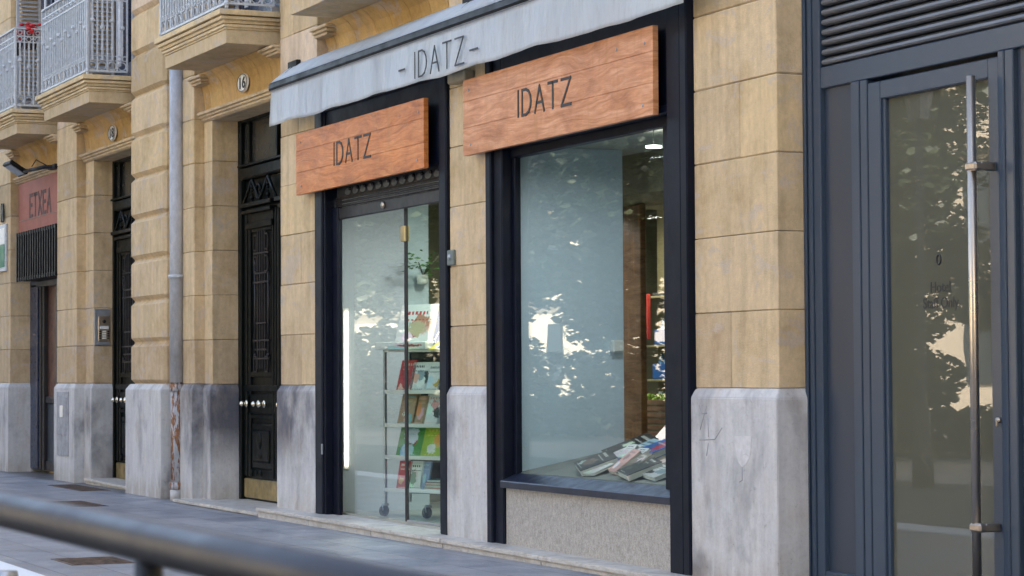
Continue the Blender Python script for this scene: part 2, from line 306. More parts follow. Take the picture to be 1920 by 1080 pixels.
# ------------------------------------------------------------------ builders
ORG = {}
class MB:
    def __init__(s): s.bm = bmesh.new(); s.mats = [None]
    def mi(s, mat):
        if mat is None: return 0
        if mat not in s.mats: s.mats.append(mat)
        return s.mats.index(mat)
    def _set(s, faces, mat):
        i = s.mi(mat)
        for f in faces: f.material_index = i
    def box(s, x0, x1, y0, y1, z0, z1, bev=0, mat=None, M=None):
        t = bmesh.new(); bmesh.ops.create_cube(t, size=1)
        for v in t.verts: v.co = Vector(((x0+x1)/2+v.co.x*(x1-x0), (y0+y1)/2+v.co.y*(y1-y0), (z0+z1)/2+v.co.z*(z1-z0)))
        if bev: bmesh.ops.bevel(t, geom=t.edges[:], offset=bev, segments=1, affect='EDGES')
        return s.merge(t, mat, M)
    def merge(s, t, mat=None, M=None, smooth=False):
        i = s.mi(mat); mp = {}
        for v in t.verts: mp[v] = s.bm.verts.new(M @ v.co if M else v.co)
        for f in t.faces:
            try: nf = s.bm.faces.new([mp[v] for v in f.verts]); nf.material_index = i; nf.smooth = smooth
            except ValueError: pass
        t.free(); return s
    def cyl(s, a, b, r, n=12, r2=None, mat=None, smooth=True, cap=True):
        a, b = Vector(a), Vector(b); d = b-a; t = bmesh.new()
        bmesh.ops.create_cone(t, cap_ends=cap, segments=n, radius1=r, radius2=r if r2 is None else r2, depth=d.length)
        M = Matrix.Translation((a+b)/2) @ d.to_track_quat('Z', 'Y').to_matrix().to_4x4()
        return s.merge(t, mat, M, smooth)
    def ball(s, c, r, sc=(1, 1, 1), n=10, mat=None):
        t = bmesh.new(); bmesh.ops.create_uvsphere(t, u_segments=n, v_segments=max(6, n*2//3), radius=r)
        return s.merge(t, mat, Matrix.Translation(c) @ Matrix.Diagonal((*sc, 1)), True)
    def ring(s, c, R, r, plane='XZ', n=12, k=5, a0=0, a1=2*math.pi, mat=None):
        pts = []
        for i in range(n+1):
            a = a0+(a1-a0)*i/n; p = (R*math.cos(a), R*math.sin(a))
            pts.append(Vector(c)+(Vector((p[0], 0, p[1])) if plane == 'XZ' else Vector((0, p[0], p[1])) if plane == 'YZ' else Vector((p[0], p[1], 0))))
        return s.tube(pts, r, k, mat)
    def tube(s, pts, r, k=6, mat=None, cap=True):
        pts = [Vector(p) for p in pts]; rings = []; i0 = s.mi(mat)
        for i, p in enumerate(pts):
            d = (pts[min(i+1, len(pts)-1)]-pts[max(i-1, 0)]).normalized()
            ref = Vector((0, 0, 1)) if abs(d.z) < .95 else Vector((1, 0, 0))
            if i and abs(d.dot(prevx)) < .98: x = (prevx-d*prevx.dot(d)).normalized()
            else: x = d.cross(ref).normalized()
            prevx = x; y = d.cross(x)
            rr = r[i] if isinstance(r, (list, tuple)) else r
            rings.append([s.bm.verts.new(p+(x*math.cos(2*math.pi*j/k)+y*math.sin(2*math.pi*j/k))*rr) for j in range(k)])
        for a, b in zip(rings, rings[1:]):
            for j in range(k):
                f = s.bm.faces.new((a[j], a[(j+1) % k], b[(j+1) % k], b[j])); f.material_index = i0; f.smooth = True
        if cap:
            for rg, fl in ((rings[0], True), (rings[-1], False)):
                f = s.bm.faces.new(rg[::-1] if fl else rg); f.material_index = i0
        return s
    def prism(s, prof, x0, x1, mat=None):
        """profile [(y,z),...] extruded along X"""
        n = len(prof); a = [s.bm.verts.new((x0, y, z)) for y, z in prof]; b = [s.bm.verts.new((x1, y, z)) for y, z in prof]
        fs = [s.bm.faces.new((a[i], a[(i+1) % n], b[(i+1) % n], b[i])) for i in range(n)]
        fs += [s.bm.faces.new(a[::-1]), s.bm.faces.new(b)]
        s._set(fs, mat); return s
    def poly(s, pts, th, mat=None, axis='y'):
        """flat outline [(x,z)] thickened along +Y"""
        y = pts[0][1] if len(pts[0]) == 3 else 0
        a = [s.bm.verts.new(p) for p in pts]; b = [s.bm.verts.new((p[0], p[1]+th, p[2])) for p in pts]; n = len(pts)
        fs = [s.bm.faces.new(a), s.bm.faces.new(b[::-1])]+[s.bm.faces.new((a[(i+1) % n], a[i], b[i], b[(i+1) % n])) for i in range(n)]
        s._set(fs, mat); return s
    def build(s, name, mat, parent=None, local=False, label=None):
        bmesh.ops.recalc_face_normals(s.bm, faces=s.bm.faces[:])
        me = bpy.data.meshes.new(name)
        if parent is not None and not local:
            o = ORG[parent.name]
            for v in s.bm.verts: v.co -= o
        s.bm.to_mesh(me); s.bm.free()
        for x in s.mats: me.materials.append(x or mat)
        ob = bpy.data.objects.new(name, me); COL.objects.link(ob)
        if parent is not None: ob.parent = parent; ORG[ob.name] = ORG[parent.name].copy()
        else: ORG[ob.name] = Vector((0, 0, 0))
        if label: ob['label'] = label
        return ob
    def solo(s, name, mat, label, cat, group=None, kind=None, base=None):
        """a thing that is one mesh; its origin goes to its base"""
        xs = [v.co.copy() for v in s.bm.verts]
        b = Vector(base) if base else Vector((sum(c.x for c in xs)/len(xs), sum(c.y for c in xs)/len(xs), min(c.z for c in xs)))
        for v in s.bm.verts: v.co -= b
        ob = s.build(name, mat); ob.location = b; ORG[ob.name] = b
        return tag(ob, label, cat, group, kind)
def tag(o, label=None, cat=None, group=None, kind=None):
    for k, v in (('label', label), ('category', cat), ('group', group), ('kind', kind)):
        if v: o[k] = v
    return o
def thing(name, loc, label, cat, group=None, rz=0):
    o = bpy.data.objects.new(name, None); COL.objects.link(o); o.location = loc; o.rotation_euler = (0, 0, rz); o.empty_display_size = .2
    ORG[o.name] = Vector(loc); return tag(o, label, cat, group)
def copy_tree(o, parent=None):
    c = o.copy(); COL.objects.link(c); c.parent = parent; ORG[c.name] = ORG[o.name].copy()
    for ch in [x for x in S.objects if x.parent == o]: copy_tree(ch, c)
    return c

STROKES = {
 'I': ([[(0, 0), (0, 1)]], .0), 'D': ([[(0, 0), (0, 1), (.28, 1), (.48, .9), (.60, .7), (.63, .5), (.60, .3), (.48, .1), (.28, 0), (0, 0)]], .63),
 'A': ([[(0, 0), (.33, 1), (.66, 0)], [(.12, .36), (.54, .36)]], .66), 'T': ([[(0, 1), (.62, 1)], [(.31, 1), (.31, 0)]], .62),
 'Z': ([[(0, 1), (.62, 1), (0, 0), (.64, 0)]], .64), 'E': ([[(.5, 1), (0, 1), (0, 0), (.5, 0)], [(0, .52), (.42, .52)]], .5),
 'X': ([[(0, 0), (.6, 1)], [(0, 1), (.6, 0)]], .6), '-': ([[(0, .5), (.5, .5)]], .5), 'N': ([[(0, 0), (0, 1), (.6, 0), (.6, 1)]], .6)}
def letters(mb, text, x, z, y, h, wscale, t, gap, th=.004, mat=None):
    """strokes laid on the plane at Y=y, facing -Y"""
    for ch in text:
        lines, wd = STROKES[ch]
        for ln in lines:
            for k, (p, q) in enumerate(zip(ln, ln[1:])):
                a = Vector((x+p[0]*h*wscale, 0, z+p[1]*h)); b = Vector((x+q[0]*h*wscale, 0, z+q[1]*h)); d = (b-a).normalized(); n = Vector((-d.z, 0, d.x))*t/2
                a2, b2 = a-d*t*.45, b+d*t*.45; yy = y-th-.0002*k
                mb.poly([(a2.x-n.x, yy, a2.z-n.z), (b2.x-n.x, yy, b2.z-n.z), (b2.x+n.x, yy, b2.z+n.z), (a2.x+n.x, yy, a2.z+n.z)], th+.002, mat)
        x += wd*h*wscale+gap
    return x
def font_part(name, text, size, x, y, z, parent, mat, extr=.002, sx=1.0, align='CENTER', bold=0):
    cu = bpy.data.curves.new(name, 'FONT'); cu.body = text; cu.size = size; cu.extrude = extr; cu.align_x = align; cu.offset = bold; cu.space_line = 1.05
    t = bpy.data.objects.new('t', cu); COL.objects.link(t)
    me = bpy.data.meshes.new_from_object(t.evaluated_get(bpy.context.evaluated_depsgraph_get())); bpy.data.objects.remove(t)
    o = ORG[parent.name]
    for v in me.vertices:
        c = v.co.copy(); v.co = Vector((x+c.x*sx, y-c.z, z+c.y))-o
    me.materials.clear(); me.materials.append(mat); me.name = name
    ob = bpy.data.objects.new(name, me); COL.objects.link(ob); ob.parent = parent; ORG[ob.name] = o.copy(); return ob

# ------------------------------------------------------------------ ground
g = MB(); g.bm.faces.new([g.bm.verts.new(c) for c in ((-400, -400, -.16), (400, -400, -.16), (400, 400, -.16), (-400, 400, -.16))])
tag(g.build('ground', GROUNDM), kind='structure')
g = MB(); g.box(-120, 60, -9.6, -3.78, -.3, -.085); tag(g.build('road', ROAD), kind='structure')
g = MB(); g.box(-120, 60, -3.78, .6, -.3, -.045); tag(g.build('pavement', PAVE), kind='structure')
g = MB(); g.box(-60, 30, -4.25, -3.765, -.2, -.034, .01); tag(g.build('kerb', WHITEP), kind='structure')
g = MB(); g.box(-120, 60, -12, -9.6, -.3, -.10, .0); tag(g.build('plaza_edge', GROUNDM), kind='structure')

# ------------------------------------------------------------------ the two stone houses
COURSES = [1.28+.5*k for k in range(0, 16)]
H16 = thing('stone_house', (-5.6, 0, 0), 'sandstone house number 16 with grey limestone plinths and the bookshop below its balcony', 'building')
H18 = thing('stone_house', (-17, 0, 0), 'sandstone house number 18 with rusticated quoin pier and two silver balcony railings', 'building')

def block_stack(mb, x0, x1, yf, yb, z1, z0=1.28, splits=(), bev=.005, gap=.0022, mat=SAND, core=True):
    zs = [z for z in COURSES if z0-.01 <= z < z1-.02]+[z1]
    for i, (a, b) in enumerate(zip(zs, zs[1:])):
        cuts = [x0]+[s for (k, s) in splits if k == i]+[x1]
        for c, d in zip(cuts, cuts[1:]):
            jt = random.uniform(-.0015, .0015)
            k0 = len(mb.bm.verts); mb.box(c+gap*.5, d-gap*.5, yf+jt, yb, a+gap, b-gap, bev*random.uniform(.7, 1.9), mat)
            mb.bm.verts.ensure_lookup_table()
            for v in mb.bm.verts[k0:]: v.co += Vector((random.uniform(-.0012, .0012), 0, random.uniform(-.0018, .0018)))
    if core: mb.box(x0+.012, x1-.012, yf+.014, yb-.01, z0, z1-.01, 0, MORT)
def plinth_block(mb, x0, x1, yf, yb, p=.04, z0=-.15, pr=None):
    """limestone plinth with a weathered chamfer on top; p = projection"""
    pr = p if pr is None else pr
    t = bmesh.new(); zz = 1.28; zc = 1.217
    vs = [t.verts.new(c) for c in ((x0-p, yf-p, z0), (x1+pr, yf-p, z0), (x1+pr, yb, z0), (x0-p, yb, z0), (x0-p, yf-p, zc), (x1+pr, yf-p, zc), (x1+pr, yb, zc), (x0-p, yb, zc),
                                   (x0+.002, yf+.002, zz), (x1-.002, yf+.002, zz), (x1-.002, yb, zz), (x0+.002, yb, zz))]
    for q in ((0, 1, 5, 4), (1, 2, 6, 5), (2, 3, 7, 6), (3, 0, 4, 7), (4, 5, 9, 8), (5, 6, 10, 9), (6, 7, 11, 10), (7, 4, 8, 11), (8, 9, 10, 11), (3, 2, 1, 0)): t.faces.new([vs[i] for i in q])
    bmesh.ops.bevel(t, geom=[e for e in t.edges if e.calc_length() > .05], offset=.006, segments=2, affect='EDGES')
    mb.merge(t, LIME)
def pier(house, x0, x1, ztop, splits=(), yb=.55, p=.04, pr=None, strip=None):
    mb = MB(); block_stack(mb, x0, x1, 0, yb, ztop, splits=splits); mb.build('pier', SAND, house)
    mb = MB(); plinth_block(mb, x0, x1, 0, yb, p, pr=pr); mb.build('plinth', LIME, house)

# piers along the ground floor
pier(H16, 0, 1.086, 7.6, splits=[(0, .48), (3, .62), (6, .4)], p=.036, pr=.03)
pier(H16, -4.25, -3.41, 7.6, splits=[(6, -3.9)], p=.03)
pier(H16, -8.65, -7.55, 7.6, splits=[(0, -8.02), (2, -8.02), (5, -8.1), (7, -8.25), (8, -8.02)], p=.035)
pier(H16, -12.45, -11.68, 7.6, splits=[], yb=.5, p=.035)
mb = MB(); block_stack(mb, -11.68, -11.374, .118, .55, 4.27); mb.build('door_jamb', SAND, H16)
mb = MB(); plinth_block(mb, -11.69, -11.385, .118, .5, .03); mb.build('plinth', LIME, H16)
pier(H18, -18.22, -17.13, 7.6, splits=[(1, -17.9), (4, -17.6), (7, -17.8)], yb=.5, p=.035)
mb = MB(); block_stack(mb, -17.13, -16.704, .123, .5, 4.27); mb.build('door_jamb', SAND, H18)
mb = MB(); plinth_block(mb, -17.14, -16.715, .123, .45, .03); mb.build('plinth', LIME, H18)
pier(H18, -23.2, -21.2, 7.6, splits=[(1, -22), (4, -21.8)], yb=.6, p=.035)
# far reach of the house beyond the photograph
mb = MB(); mb.box(-46, -23.2, .0, 10, -.15, 7.6); mb.box(-46, -12.45, .02, 10, 7.6, 17); mb.build('wall', SANDU, H18)
mb = MB(); mb.box(-12.45, 1.2, .02, 10, 7.6, 17); mb.build('wall', SANDU, H16)

# rusticated quoin pier
mb = MB(); zs = COURSES
for a, b in zip(zs, zs[1:]):
    mb.box(-14.08, -12.62, -.085, .4, a+.012, b-.012, .042, SAND)
mb.box(-14.05, -12.66, -.035, .38, 1.28, 8.6, 0, SAND); mb.build('quoin_pier', SAND, H18)
mb = MB(); plinth_block(mb, -14.10, -12.62, -.085, .4, .045); mb.build('plinth', LIME, H18)
mb = MB(); block_stack(mb, -14.4, -14.0, .1, .5, 4.27); mb.build('door_jamb', SAND, H18)

def frieze(house, x0, x1, sign=True):
    """concave lintel of ochre voussoirs between moulding and balcony"""
    prof = [(.135, 4.33), (.12, 4.45), (.11, 4.55), (.085, 4.63), (.03, 4.70), (-.04, 4.745)]
    mb = MB(); n = 8; ws = [x0+(x1-x0)*t for t in (0, .08, .24, .40, .52, .66, .80, .92, 1)]
    for a, b in zip(ws, ws[1:]):
        full = prof+[(.5, 4.745), (.5, 4.33)]
        mb.prism(full, a+.004, b-.004, SANDY)
    mb.build('lintel', SANDY, house)
    mb = MB(); mb.box(x0+.01, x1-.01, .15, .52, 4.25, 4.33, 0, MORT)
    pr = [(.2, 4.235), (.115, 4.235), (.085, 4.255), (.085, 4.275), (.06, 4.285), (.06, 4.305), (.035, 4.315), (.035, 4.345), (.14, 4.36), (.2, 4.36)]
    mid = (x0+x1)/2
    mb.prism(pr, x0, mid-.002, SAND); mb.prism(pr, mid+.002, x1, SAND)
    mb.box(x0+.02, x1, .2, .54, 4.236, 4.34, 0, SAND)
    mb.build('lintel_moulding', SAND, house)
    for s, xc in ((1, x0), (-1, x1)):      # small corbel mouldings in the upper corners
        mb = MB()
        for k, (yy, zz, ln) in enumerate(((-.03, 4.64, .36), (-.055, 4.67, .42), (-.085, 4.70, .48))):
            a, b = sorted((xc, xc+s*ln)); mb.box(a, b, yy, .11, zz, zz+.029, .006, SAND)
        mb.build('corbel', SAND, house)
frieze(H16, -11.68, -8.65); frieze(H18, -17.13, -14.1); frieze(H16, -7.55, -4.25); frieze(H18, -21.2, -18.22); frieze(H16, -3.41, 0)

def french_window(house, x0, x1):
    mb = MB(); y = .36
    for a, b in ((x0, x0+.09), (x0+.55, x0+.66), (x1-.66, x1-.55), (x1-.09, x1), ((x0+x1)/2-.07, (x0+x1)/2+.07)): mb.box(a, b, y, y+.07, 5.0, 7.55, .006)
    mb.box(x0, x1, y+.005, y+.065, 5.0, 5.45, .004)
    fr = mb.build('balcony_door', NAVYB, house)
    mb = MB(); mb.box(x0, x1, y+.03, y+.04, 5.45, 7.5); mb.build('pane', WINB, fr)
    for a, b, yy in ((x0+.12, x0+.22, y+.012), (x0+.95, x0+1.2, y+.012)):
        mb = MB(); mb.box(a, b, yy, yy+.017, 5.46, 7.5); mb.build('curtain', CURT, fr)
    for xa, s in ((x0-.13, 1), (x1+.1, -1)):
        mb = MB(); mb.box(xa-.02, xa+.02, .02, .06, 5.05, 7.55); mb.box(xa-.02, xa+.02, .34, .38, 5.05, 7.55); mb.box(xa-.02, xa+.02, .06, .34, 5.05, 5.15)
        z = 5.17
        while z < 7.5:
            M = Matrix.Translation((xa, .2, z)) @ Matrix.Rotation(math.radians(38), 4, 'Y'); mb.box(-.026, .026, -.145, .145, -.006, .006, 0, None, M); z += .062
        mb.build('shutter', SHUT, house)
    mb = MB(); mb.box(x0-.35, x1+.35, .40, .9, 4.9, 7.6, 0, SAND)
    for a, b in ((x0-.32, x0-.16), (x1+.13, x1+.33)): mb.box(a, b, .10, .45, 4.9, 7.6, .01, SAND)
    mb.build('wall', SAND, house)
NAVYB = plain('dark_blue_door_paint', (.02, .035, .075), .3, var=.2); WINB = plain('dark_blue_glass', (.012, .02, .04), .08); SHUT = plain('grey_shutter_paint', (.42, .43, .45), .55)

def railing_mesh(hw, d, zb, h):
    """ornate cast railing: front along X at Y=-d, both returns to the wall"""
    mb = MB()
    def bar_run(p, q, front):
        p, q = Vector(p), Vector(q); L = (q-p).length; u = (q-p)/L; n = max(4, round(L/.2)); st = L/n
        for z, r in ((0.03, .011), (h*.83, .008), (h*.905, .008)): mb.box(0, L, -r, r, z-r, z+r, 0, None, frame(p, u))
        mb.box(-.015, L+.015, -.024, .024, h-.012, h+.012, .005, None, frame(p, u))
        for i in range(n):
            x = (i+.5)*st; F = frame(p, u)
            mb.box(x-.011, x+.011, -.011, .011, .16, h*.83, 0, None, F)
            mb.merge(ballmesh(.036), None, F @ Matrix.Translation((x, 0, h*.52 if i % 2 else h*.60)))
            mb.merge(ballmesh(.022), None, F @ Matrix.Translation((x, 0, h*.75)))
            mb.merge(ballmesh(.026), None, F @ Matrix.Translation((x, 0, .31)) @ Matrix.Diagonal((.8, .8, 1.9, 1)))
            ringm(mb, F, x, .095, .05); ringm(mb, F, x, h*.868, .033)
            ringm(mb, F, x-st*.27, .19, .03); ringm(mb, F, x+st*.27, .19, .03)
        for i in range(n+1):
            x = i*st; F = frame(p, u); mb.box(x-.010, x+.010, -.010, .010, .03, h, 0, None, F)
            mb.merge(ballmesh(.024), None, F @ Matrix.Translation((x, 0, h*.87)))
            if i < n: ringm(mb, F, x+st/2, h*.94+.01, .028)
    def frame(p, u): return Matrix.Translation((p.x, p.y, zb)) @ Matrix(((u.x, -u.y, 0, 0), (u.y, u.x, 0, 0), (0, 0, 1, 0), (0, 0, 0, 1)))
    def ballmesh(r):
        t = bmesh.new(); bmesh.ops.create_icosphere(t, subdivisions=1, radius=r); return t
    def ringm(mb, F, x, z, R):
        pts = [F @ Vector((x+R*math.cos(a), 0, z+R*math.sin(a))) for a in [2*math.pi*k/10 for k in range(11)]]
        mb.tube(pts, .0075, 4, None, cap=False)
    bar_run((-hw, -d, 0), (hw, -d, 0), True); bar_run((hw, -d, 0), (hw, 0, 0), False); bar_run((-hw, 0, 0), (-hw, -d, 0), False)
    for sx in (-1, 1):
        mb.box(sx*hw-.016, sx*hw+.016, -d-.016, -d+.016, zb-.02, zb+h, .004); mb.ball((sx*hw, -d, zb+.03), .03)
    return mb
BAL = []
def balcony(house, x0, x1, rail=True):
    mb = MB()
    tiers = [(0, 4.75, 4.893), (.012, 4.893, 4.915), (.03, 4.915, 4.945), (.045, 4.95, 4.985), (.075, 4.985, 5.02), (.10, 5.03, 5.085)]
    for k, (e, a, b) in enumerate(tiers): mb.box(x0-e, x1+e, -.5-e, .3+.01*k, a, b, .004)
    mb.box(x0+.05, x1-.05, -.45, .32, 4.78, 5.07)
    sl = mb.build('balcony', SANDU, house)
    if rail:
        cx = (x0+x1)/2; hw = (x1-x0)/2+.01
        if not BAL:
            mb = railing_mesh(1.19, .5, 5.115, 1.1); r = mb.build('railing', SILV, sl, local=True); BAL.append(r)
        else:
            r = BAL[0].copy(); COL.objects.link(r); r.parent = sl
        r.location = (cx-ORG[sl.name].x, -.02, 0); r.scale = (1, 1, 1)
    return sl
balcony(H18, -16.86, -14.48); balcony(H16, -11.10, -8.88); balcony(H18, -20.9, -18.5); balcony(H16, -6.88, -4.9); balcony(H16, -2.9, -.6)
for hs_, a, b in ((H18, -20.75, -18.55), (H18, -16.5, -14.5), (H16, -11.1, -9.1), (H16, -6.9, -4.9), (H16, -2.7, -.7)): french_window(hs_, a, b)
mb = MB(); mb.box(-11.68, .5, .9, 1.2, 4.2, 7.6); mb.build('upper_wall', SAND, H16)
mb = MB(); mb.box(-21.2, -12.6, .9, 1.3, 0, 7.6, 0, DARKSH); mb.build('inner_wall', DARKSH, H18)

# house doors: copied, same leaves
def house_door(house, X0, Y, label=None):
    """double leaf door; X0 = left jamb, width 2.72"""
    X1 = X0+2.72; xm = (X0+X1)/2
    mb = MB(); mb.box(X0-.02, X0+.12, Y, Y+.12, -.02, 4.3, .01); mb.box(X1-.12, X1+.02, Y, Y+.12, -.02, 4.3, .01)
    mb.box(X0+.12, X1-.12, Y-.015, Y+.12, 3.56, 3.70, .02); mb.box(X0+.12, X1-.12, Y-.04, Y+.1, 3.70, 3.725, .005); mb.box(X0+.1, X1-.1, Y+.01, Y+.1, 4.2, 4.3, .01)
    mb.box(X0+.36, X0+.40, Y+.01, Y+.06, 3.725, 4.2, .004)
    mb.box(xm-.03, xm+.03, Y+.0, Y+.06, 3.725, 4.2, .004)
    mb.box(X0, X1, Y+.13, Y+.2, -.02, 3.56)
    d = mb.build('door', DOORG, house, label=label)
    mb = MB(); mb.box(X0+.12, X1-.12, Y+.05, Y+.065, 3.725, 4.2); mb.build('transom_pane', TPANE, d)
    for k, (a, b) in enumerate(((X0+.12, xm-.02), (xm+.02, X1-.12))):
        mb = MB(); w_ = b-a
        mb.box(a, b, Y+.06, Y+.12, .0, 3.55, .006)
        # tall outer mouldings and pilaster strips
        for xa, xb, yy in ((a, a+.07, .035), (a+.11, a+.145, .02), (a+.17, a+.24, .03), (b-.07, b, .035), (b-.14, b-.10, .03), (b-.19, b-.16, .02)):
            mb.box(xa, xb, Y+yy, Y+.07, .26, 3.2, .008)
        # entablature and pediment with struts
        mb.box(a+.16, b-.16, Y-.0, Y+.06, 3.0, 3.07, .006); mb.box(a+.19, b-.19, Y+.02, Y+.06, 3.07, 3.17, .004); mb.box(a+.12, b-.12, Y-.03, Y+.06, 3.17, 3.21, .006); mb.box(a+.05, b-.05, Y-.05, Y+.06, 3.24, 3.285, .006)
        for (x_, s) in ((a+.42, 1), (b-.25, 1)):
            mb.tube([(x_, Y+.0, 3.54), (x_-.32, Y+.0, 3.27)], .018, 5); mb.tube([(x_, Y+.0, 3.54), (x_+.30, Y+.0, 3.27)], .018, 5)
            for q in range(6): mb.ball((x_, Y+.0, 3.3+.04*q), .018+.008*math.sin(q*2.1), n=6)
        mb.ring(((a+b)/2, Y+.01, 3.40), .08, .018)
        # glazing frame, mid rail, lower panel, turned legs
        mb.box(a+.30, b-.24, Y+.03, Y+.07, 2.96, 3.0, .005); mb.box(a+.26, b-.2, Y+.03, Y+.07, 1.36, 1.42, .005)
        mb.box(a+.02, b-.02, Y+.02, Y+.07, 1.20, 1.27, .01); mb.box(a+.14, b-.14, Y+.03, Y+.07, .955, 1.17, .012); mb.box(a+.1, b-.1, Y+.035, Y+.07, .90, .94, .006)
        mb.box(a+.28, b-.22, Y+.035, Y+.07, .34, .86, .025); mb.box(a+.36, b-.30, Y+.015, Y+.05, .42, .78, .025)
        mb.ball(((a+b)/2, Y+.02, .66), .08, (1, .35, 1.3)); mb.ball(((a+b)/2, Y+.02, .5), .06, (1.5, .35, .7))
        for q in range(3): mb.ball((a+.30+.16*q, Y+.03, .305), .03, (1, .5, 1.2), n=6)
        leaf = mb.build('leaf', DOORG, d)
        mb = MB(); ca = (a+b)/2+.03; y = Y+.035
        for dx in (-.12, -.04, .04, .12): mb.box(ca+dx-.009, ca+dx+.009, y-.01, y+.01, 1.45, 2.98)
        for s in (-1, 1): mb.tube([(ca+s*.23, y, 1.62), (ca+s*.23, y, 2.58)], .011, 6); mb.ball((ca+s*.23, y, 1.6), .022); mb.ball((ca+s*.23, y, 2.61), .02, (1, 1, 2))
        for z, hw_ in ((2.72, .26), (2.50, .2), (2.40, .27), (1.95, .17), (1.76, .28), (1.66, .2), (1.56, .27)): mb.box(ca-hw_, ca+hw_, y-.014, y+.008, z-.009, z+.009)
        for z in (2.60, 2.84, 1.50):
            for s in (-1, 1):
                x_ = ca+s*.19
                for (xa, xb, za, zb_) in ((x_-.06, x_+.06, z-.09, z-.075), (x_-.06, x_+.06, z+.075, z+.09), (x_-.06, x_-.045, z-.09, z+.09), (x_+.045, x_+.06, z-.09, z+.09)): mb.box(xa, xb, y-.016, y+.0, za, zb_)
        mb.build('grille', DOORL, leaf)
        for s_, xx in ((1, a+.22), (1, ca+.0), (1, ca+.20)):
            mb = MB(); mb.ball((xx, Y-.005, 1.065), .042, (1, .5, 1), n=12); mb.ball((xx, Y-.055, 1.065), .033, n=12); mb.cyl((xx, Y+.02, 1.065), (xx, Y-.05, 1.065), .014); mb.build('knob', KNOB, leaf)
        mb = MB(); mb.box(a+.02, b-.02, Y+.03, Y+.065, .02, .235, .012); mb.build('kick_plate', BRASS, leaf)
    return d
TPANE = plain('dusty_transom_glass', (.035, .035, .03), .2)
house_door(H16, -11.40, .42)
house_door(H18, -16.78, .38)

# opening beside house 18: grille, inner doors, red shop sign
mb = MB()
mb.box(-20.66, -18.22, -.02, .3, 2.78, 2.83, 0, IRON); mb.box(-20.66, -18.22, -.02, .3, 3.44, 3.48, 0, IRON); mb.box(-20.7, -18.22, .28, .3, 2.8, 3.5, 0, BLACK)
for k in range(17):
    x = -20.64+k*.15; mb.box(x-.02, x+.02, -.03, .0, 2.77, 3.49, 0, IRON)
    if 2 < k < 15:
        for z in range(6): mb.box(x+.03, x+.07, .04, .05, 2.9+z*.09, 2.94+z*.09, 0, GREYM)
mb.build('window_grille', IRON, H18)
mb = MB(); mb.box(-21.2, -18.2, .3, .6, 2.70, 2.8, .01, HOTELD); mb.box(-21.2, -20.75, .30, .5, 0, 2.75, .01, NAVYB)
for xx in (-20.6, -20.4, -19.55, -19.35, -18.7): mb.box(xx, xx+.09, .30, .38, 0, 2.7, .008, DOORL)
mb.box(-20.7, -18.2, .33, .42, .98, 1.08, .01, DOORL); mb.box(-20.7, -18.2, .33, .42, .0, .14, .01, DOORL); mb.box(-20.75, -18.2, .36, .42, 0, .98, .0, HOTELD)
dd = mb.build('door', DOORL, H18)
mb = MB(); mb.box(-20.7, -18.2, .37, .41, 1.08, 2.7); mb.build('door_panel', plain('reddish_brown_panel', (.13, .06, .04), .4, var=.3), dd)
mb = MB(); mb.box(-18.04, -17.40, -.047, -.03, .30, 1.17, .004); mb.box(-17.96, -17.48, -.055, -.045, .58, 1.09, .006); mb.box(-17.82, -17.66, -.061, -.052, .82, .98, .003, WHITE)
mb.build('utility_hatch', plain('grey_hatch_paint', (.33, .34, .36), .6, var=.2, sc=9), H18)

SCR = plain('scratched_stone', (.30, .30, .32), .9)
# scratches and a filled hole in the limestone nearest the hotel entrance
for pl_ in ([(.106, 1.165), (.144, 1.109), (.216, 1.113)], [(.209, 1.16), (.117, 1.002)], [(.226, 1.079), (.231, .955)], [(.11, .933), (.32, .942)], [(.23, .918), (.203, .83)], [(.32, .945), (.414, 1.021)], [(.674, .771), (.673, .687), (.636, .675)], [(.68, .848), (.724, .858), (.76, .846)]):
    mb = MB(); mb.tube([(x, -.0345, z) for x, z in pl_], .0045, 5); mb.build('scratch', SCR, H16)
mb = MB(); mb.poly([(x, -.0385, z) for x, z in ((.581, .969), (.66, .972), (.798, .974), (.79, .9), (.771, .835), (.72, .79), (.674, .771), (.63, .8), (.603, .842), (.588, .9))], .003); mb.build('filler_patch', plain('pale_filler', (.62, .61, .60), .85, var=.1, sc=20), H16)

# steps at the doors
def step(x0, x1, zl, zr, yf, th, house, splits):
    mb = MB(); cuts = [x0]+splits+[x1]
    for a, b in zip(cuts, cuts[1:]):
        za = zl+(zr-zl)*(a-x0)/(x1-x0); zb = zl+(zr-zl)*(b-x0)/(x1-x0)
        for (yy, dz, hh) in ((yf, 0, .035), (yf+.025, -.036, th)):
            t = bmesh.new(); v = [t.verts.new(c) for c in ((a+.002, yy, za+dz-hh), (b-.002, yy, zb+dz-hh), (b-.002, .5, zb+dz-hh), (a+.002, .5, za+dz-hh), (a+.002, yy, za+dz), (b-.002, yy, zb+dz), (b-.002, .5, zb+dz), (a+.002, .5, za+dz))]
            for q in ((0, 1, 5, 4), (1, 2, 6, 5), (2, 3, 7, 6), (3, 0, 4, 7), (4, 5, 6, 7), (3, 2, 1, 0)): t.faces.new([v[i] for i in q])
            bmesh.ops.bevel(t, geom=t.edges[:], offset=.007, segments=2, affect='EDGES'); mb.merge(t, STEP)
    mb.build('door_step', STEP, house)
step(-8.72, .0, .052, .02, -.25, .13, H16, [-7.2, -5.55, -3.9, -2.0])
step(-11.75, -8.72, -.002, -.002, -.23, .1, H16, [-10.2])
step(-16.8, -14.1, .03, .0, .02, .1, H18, [])

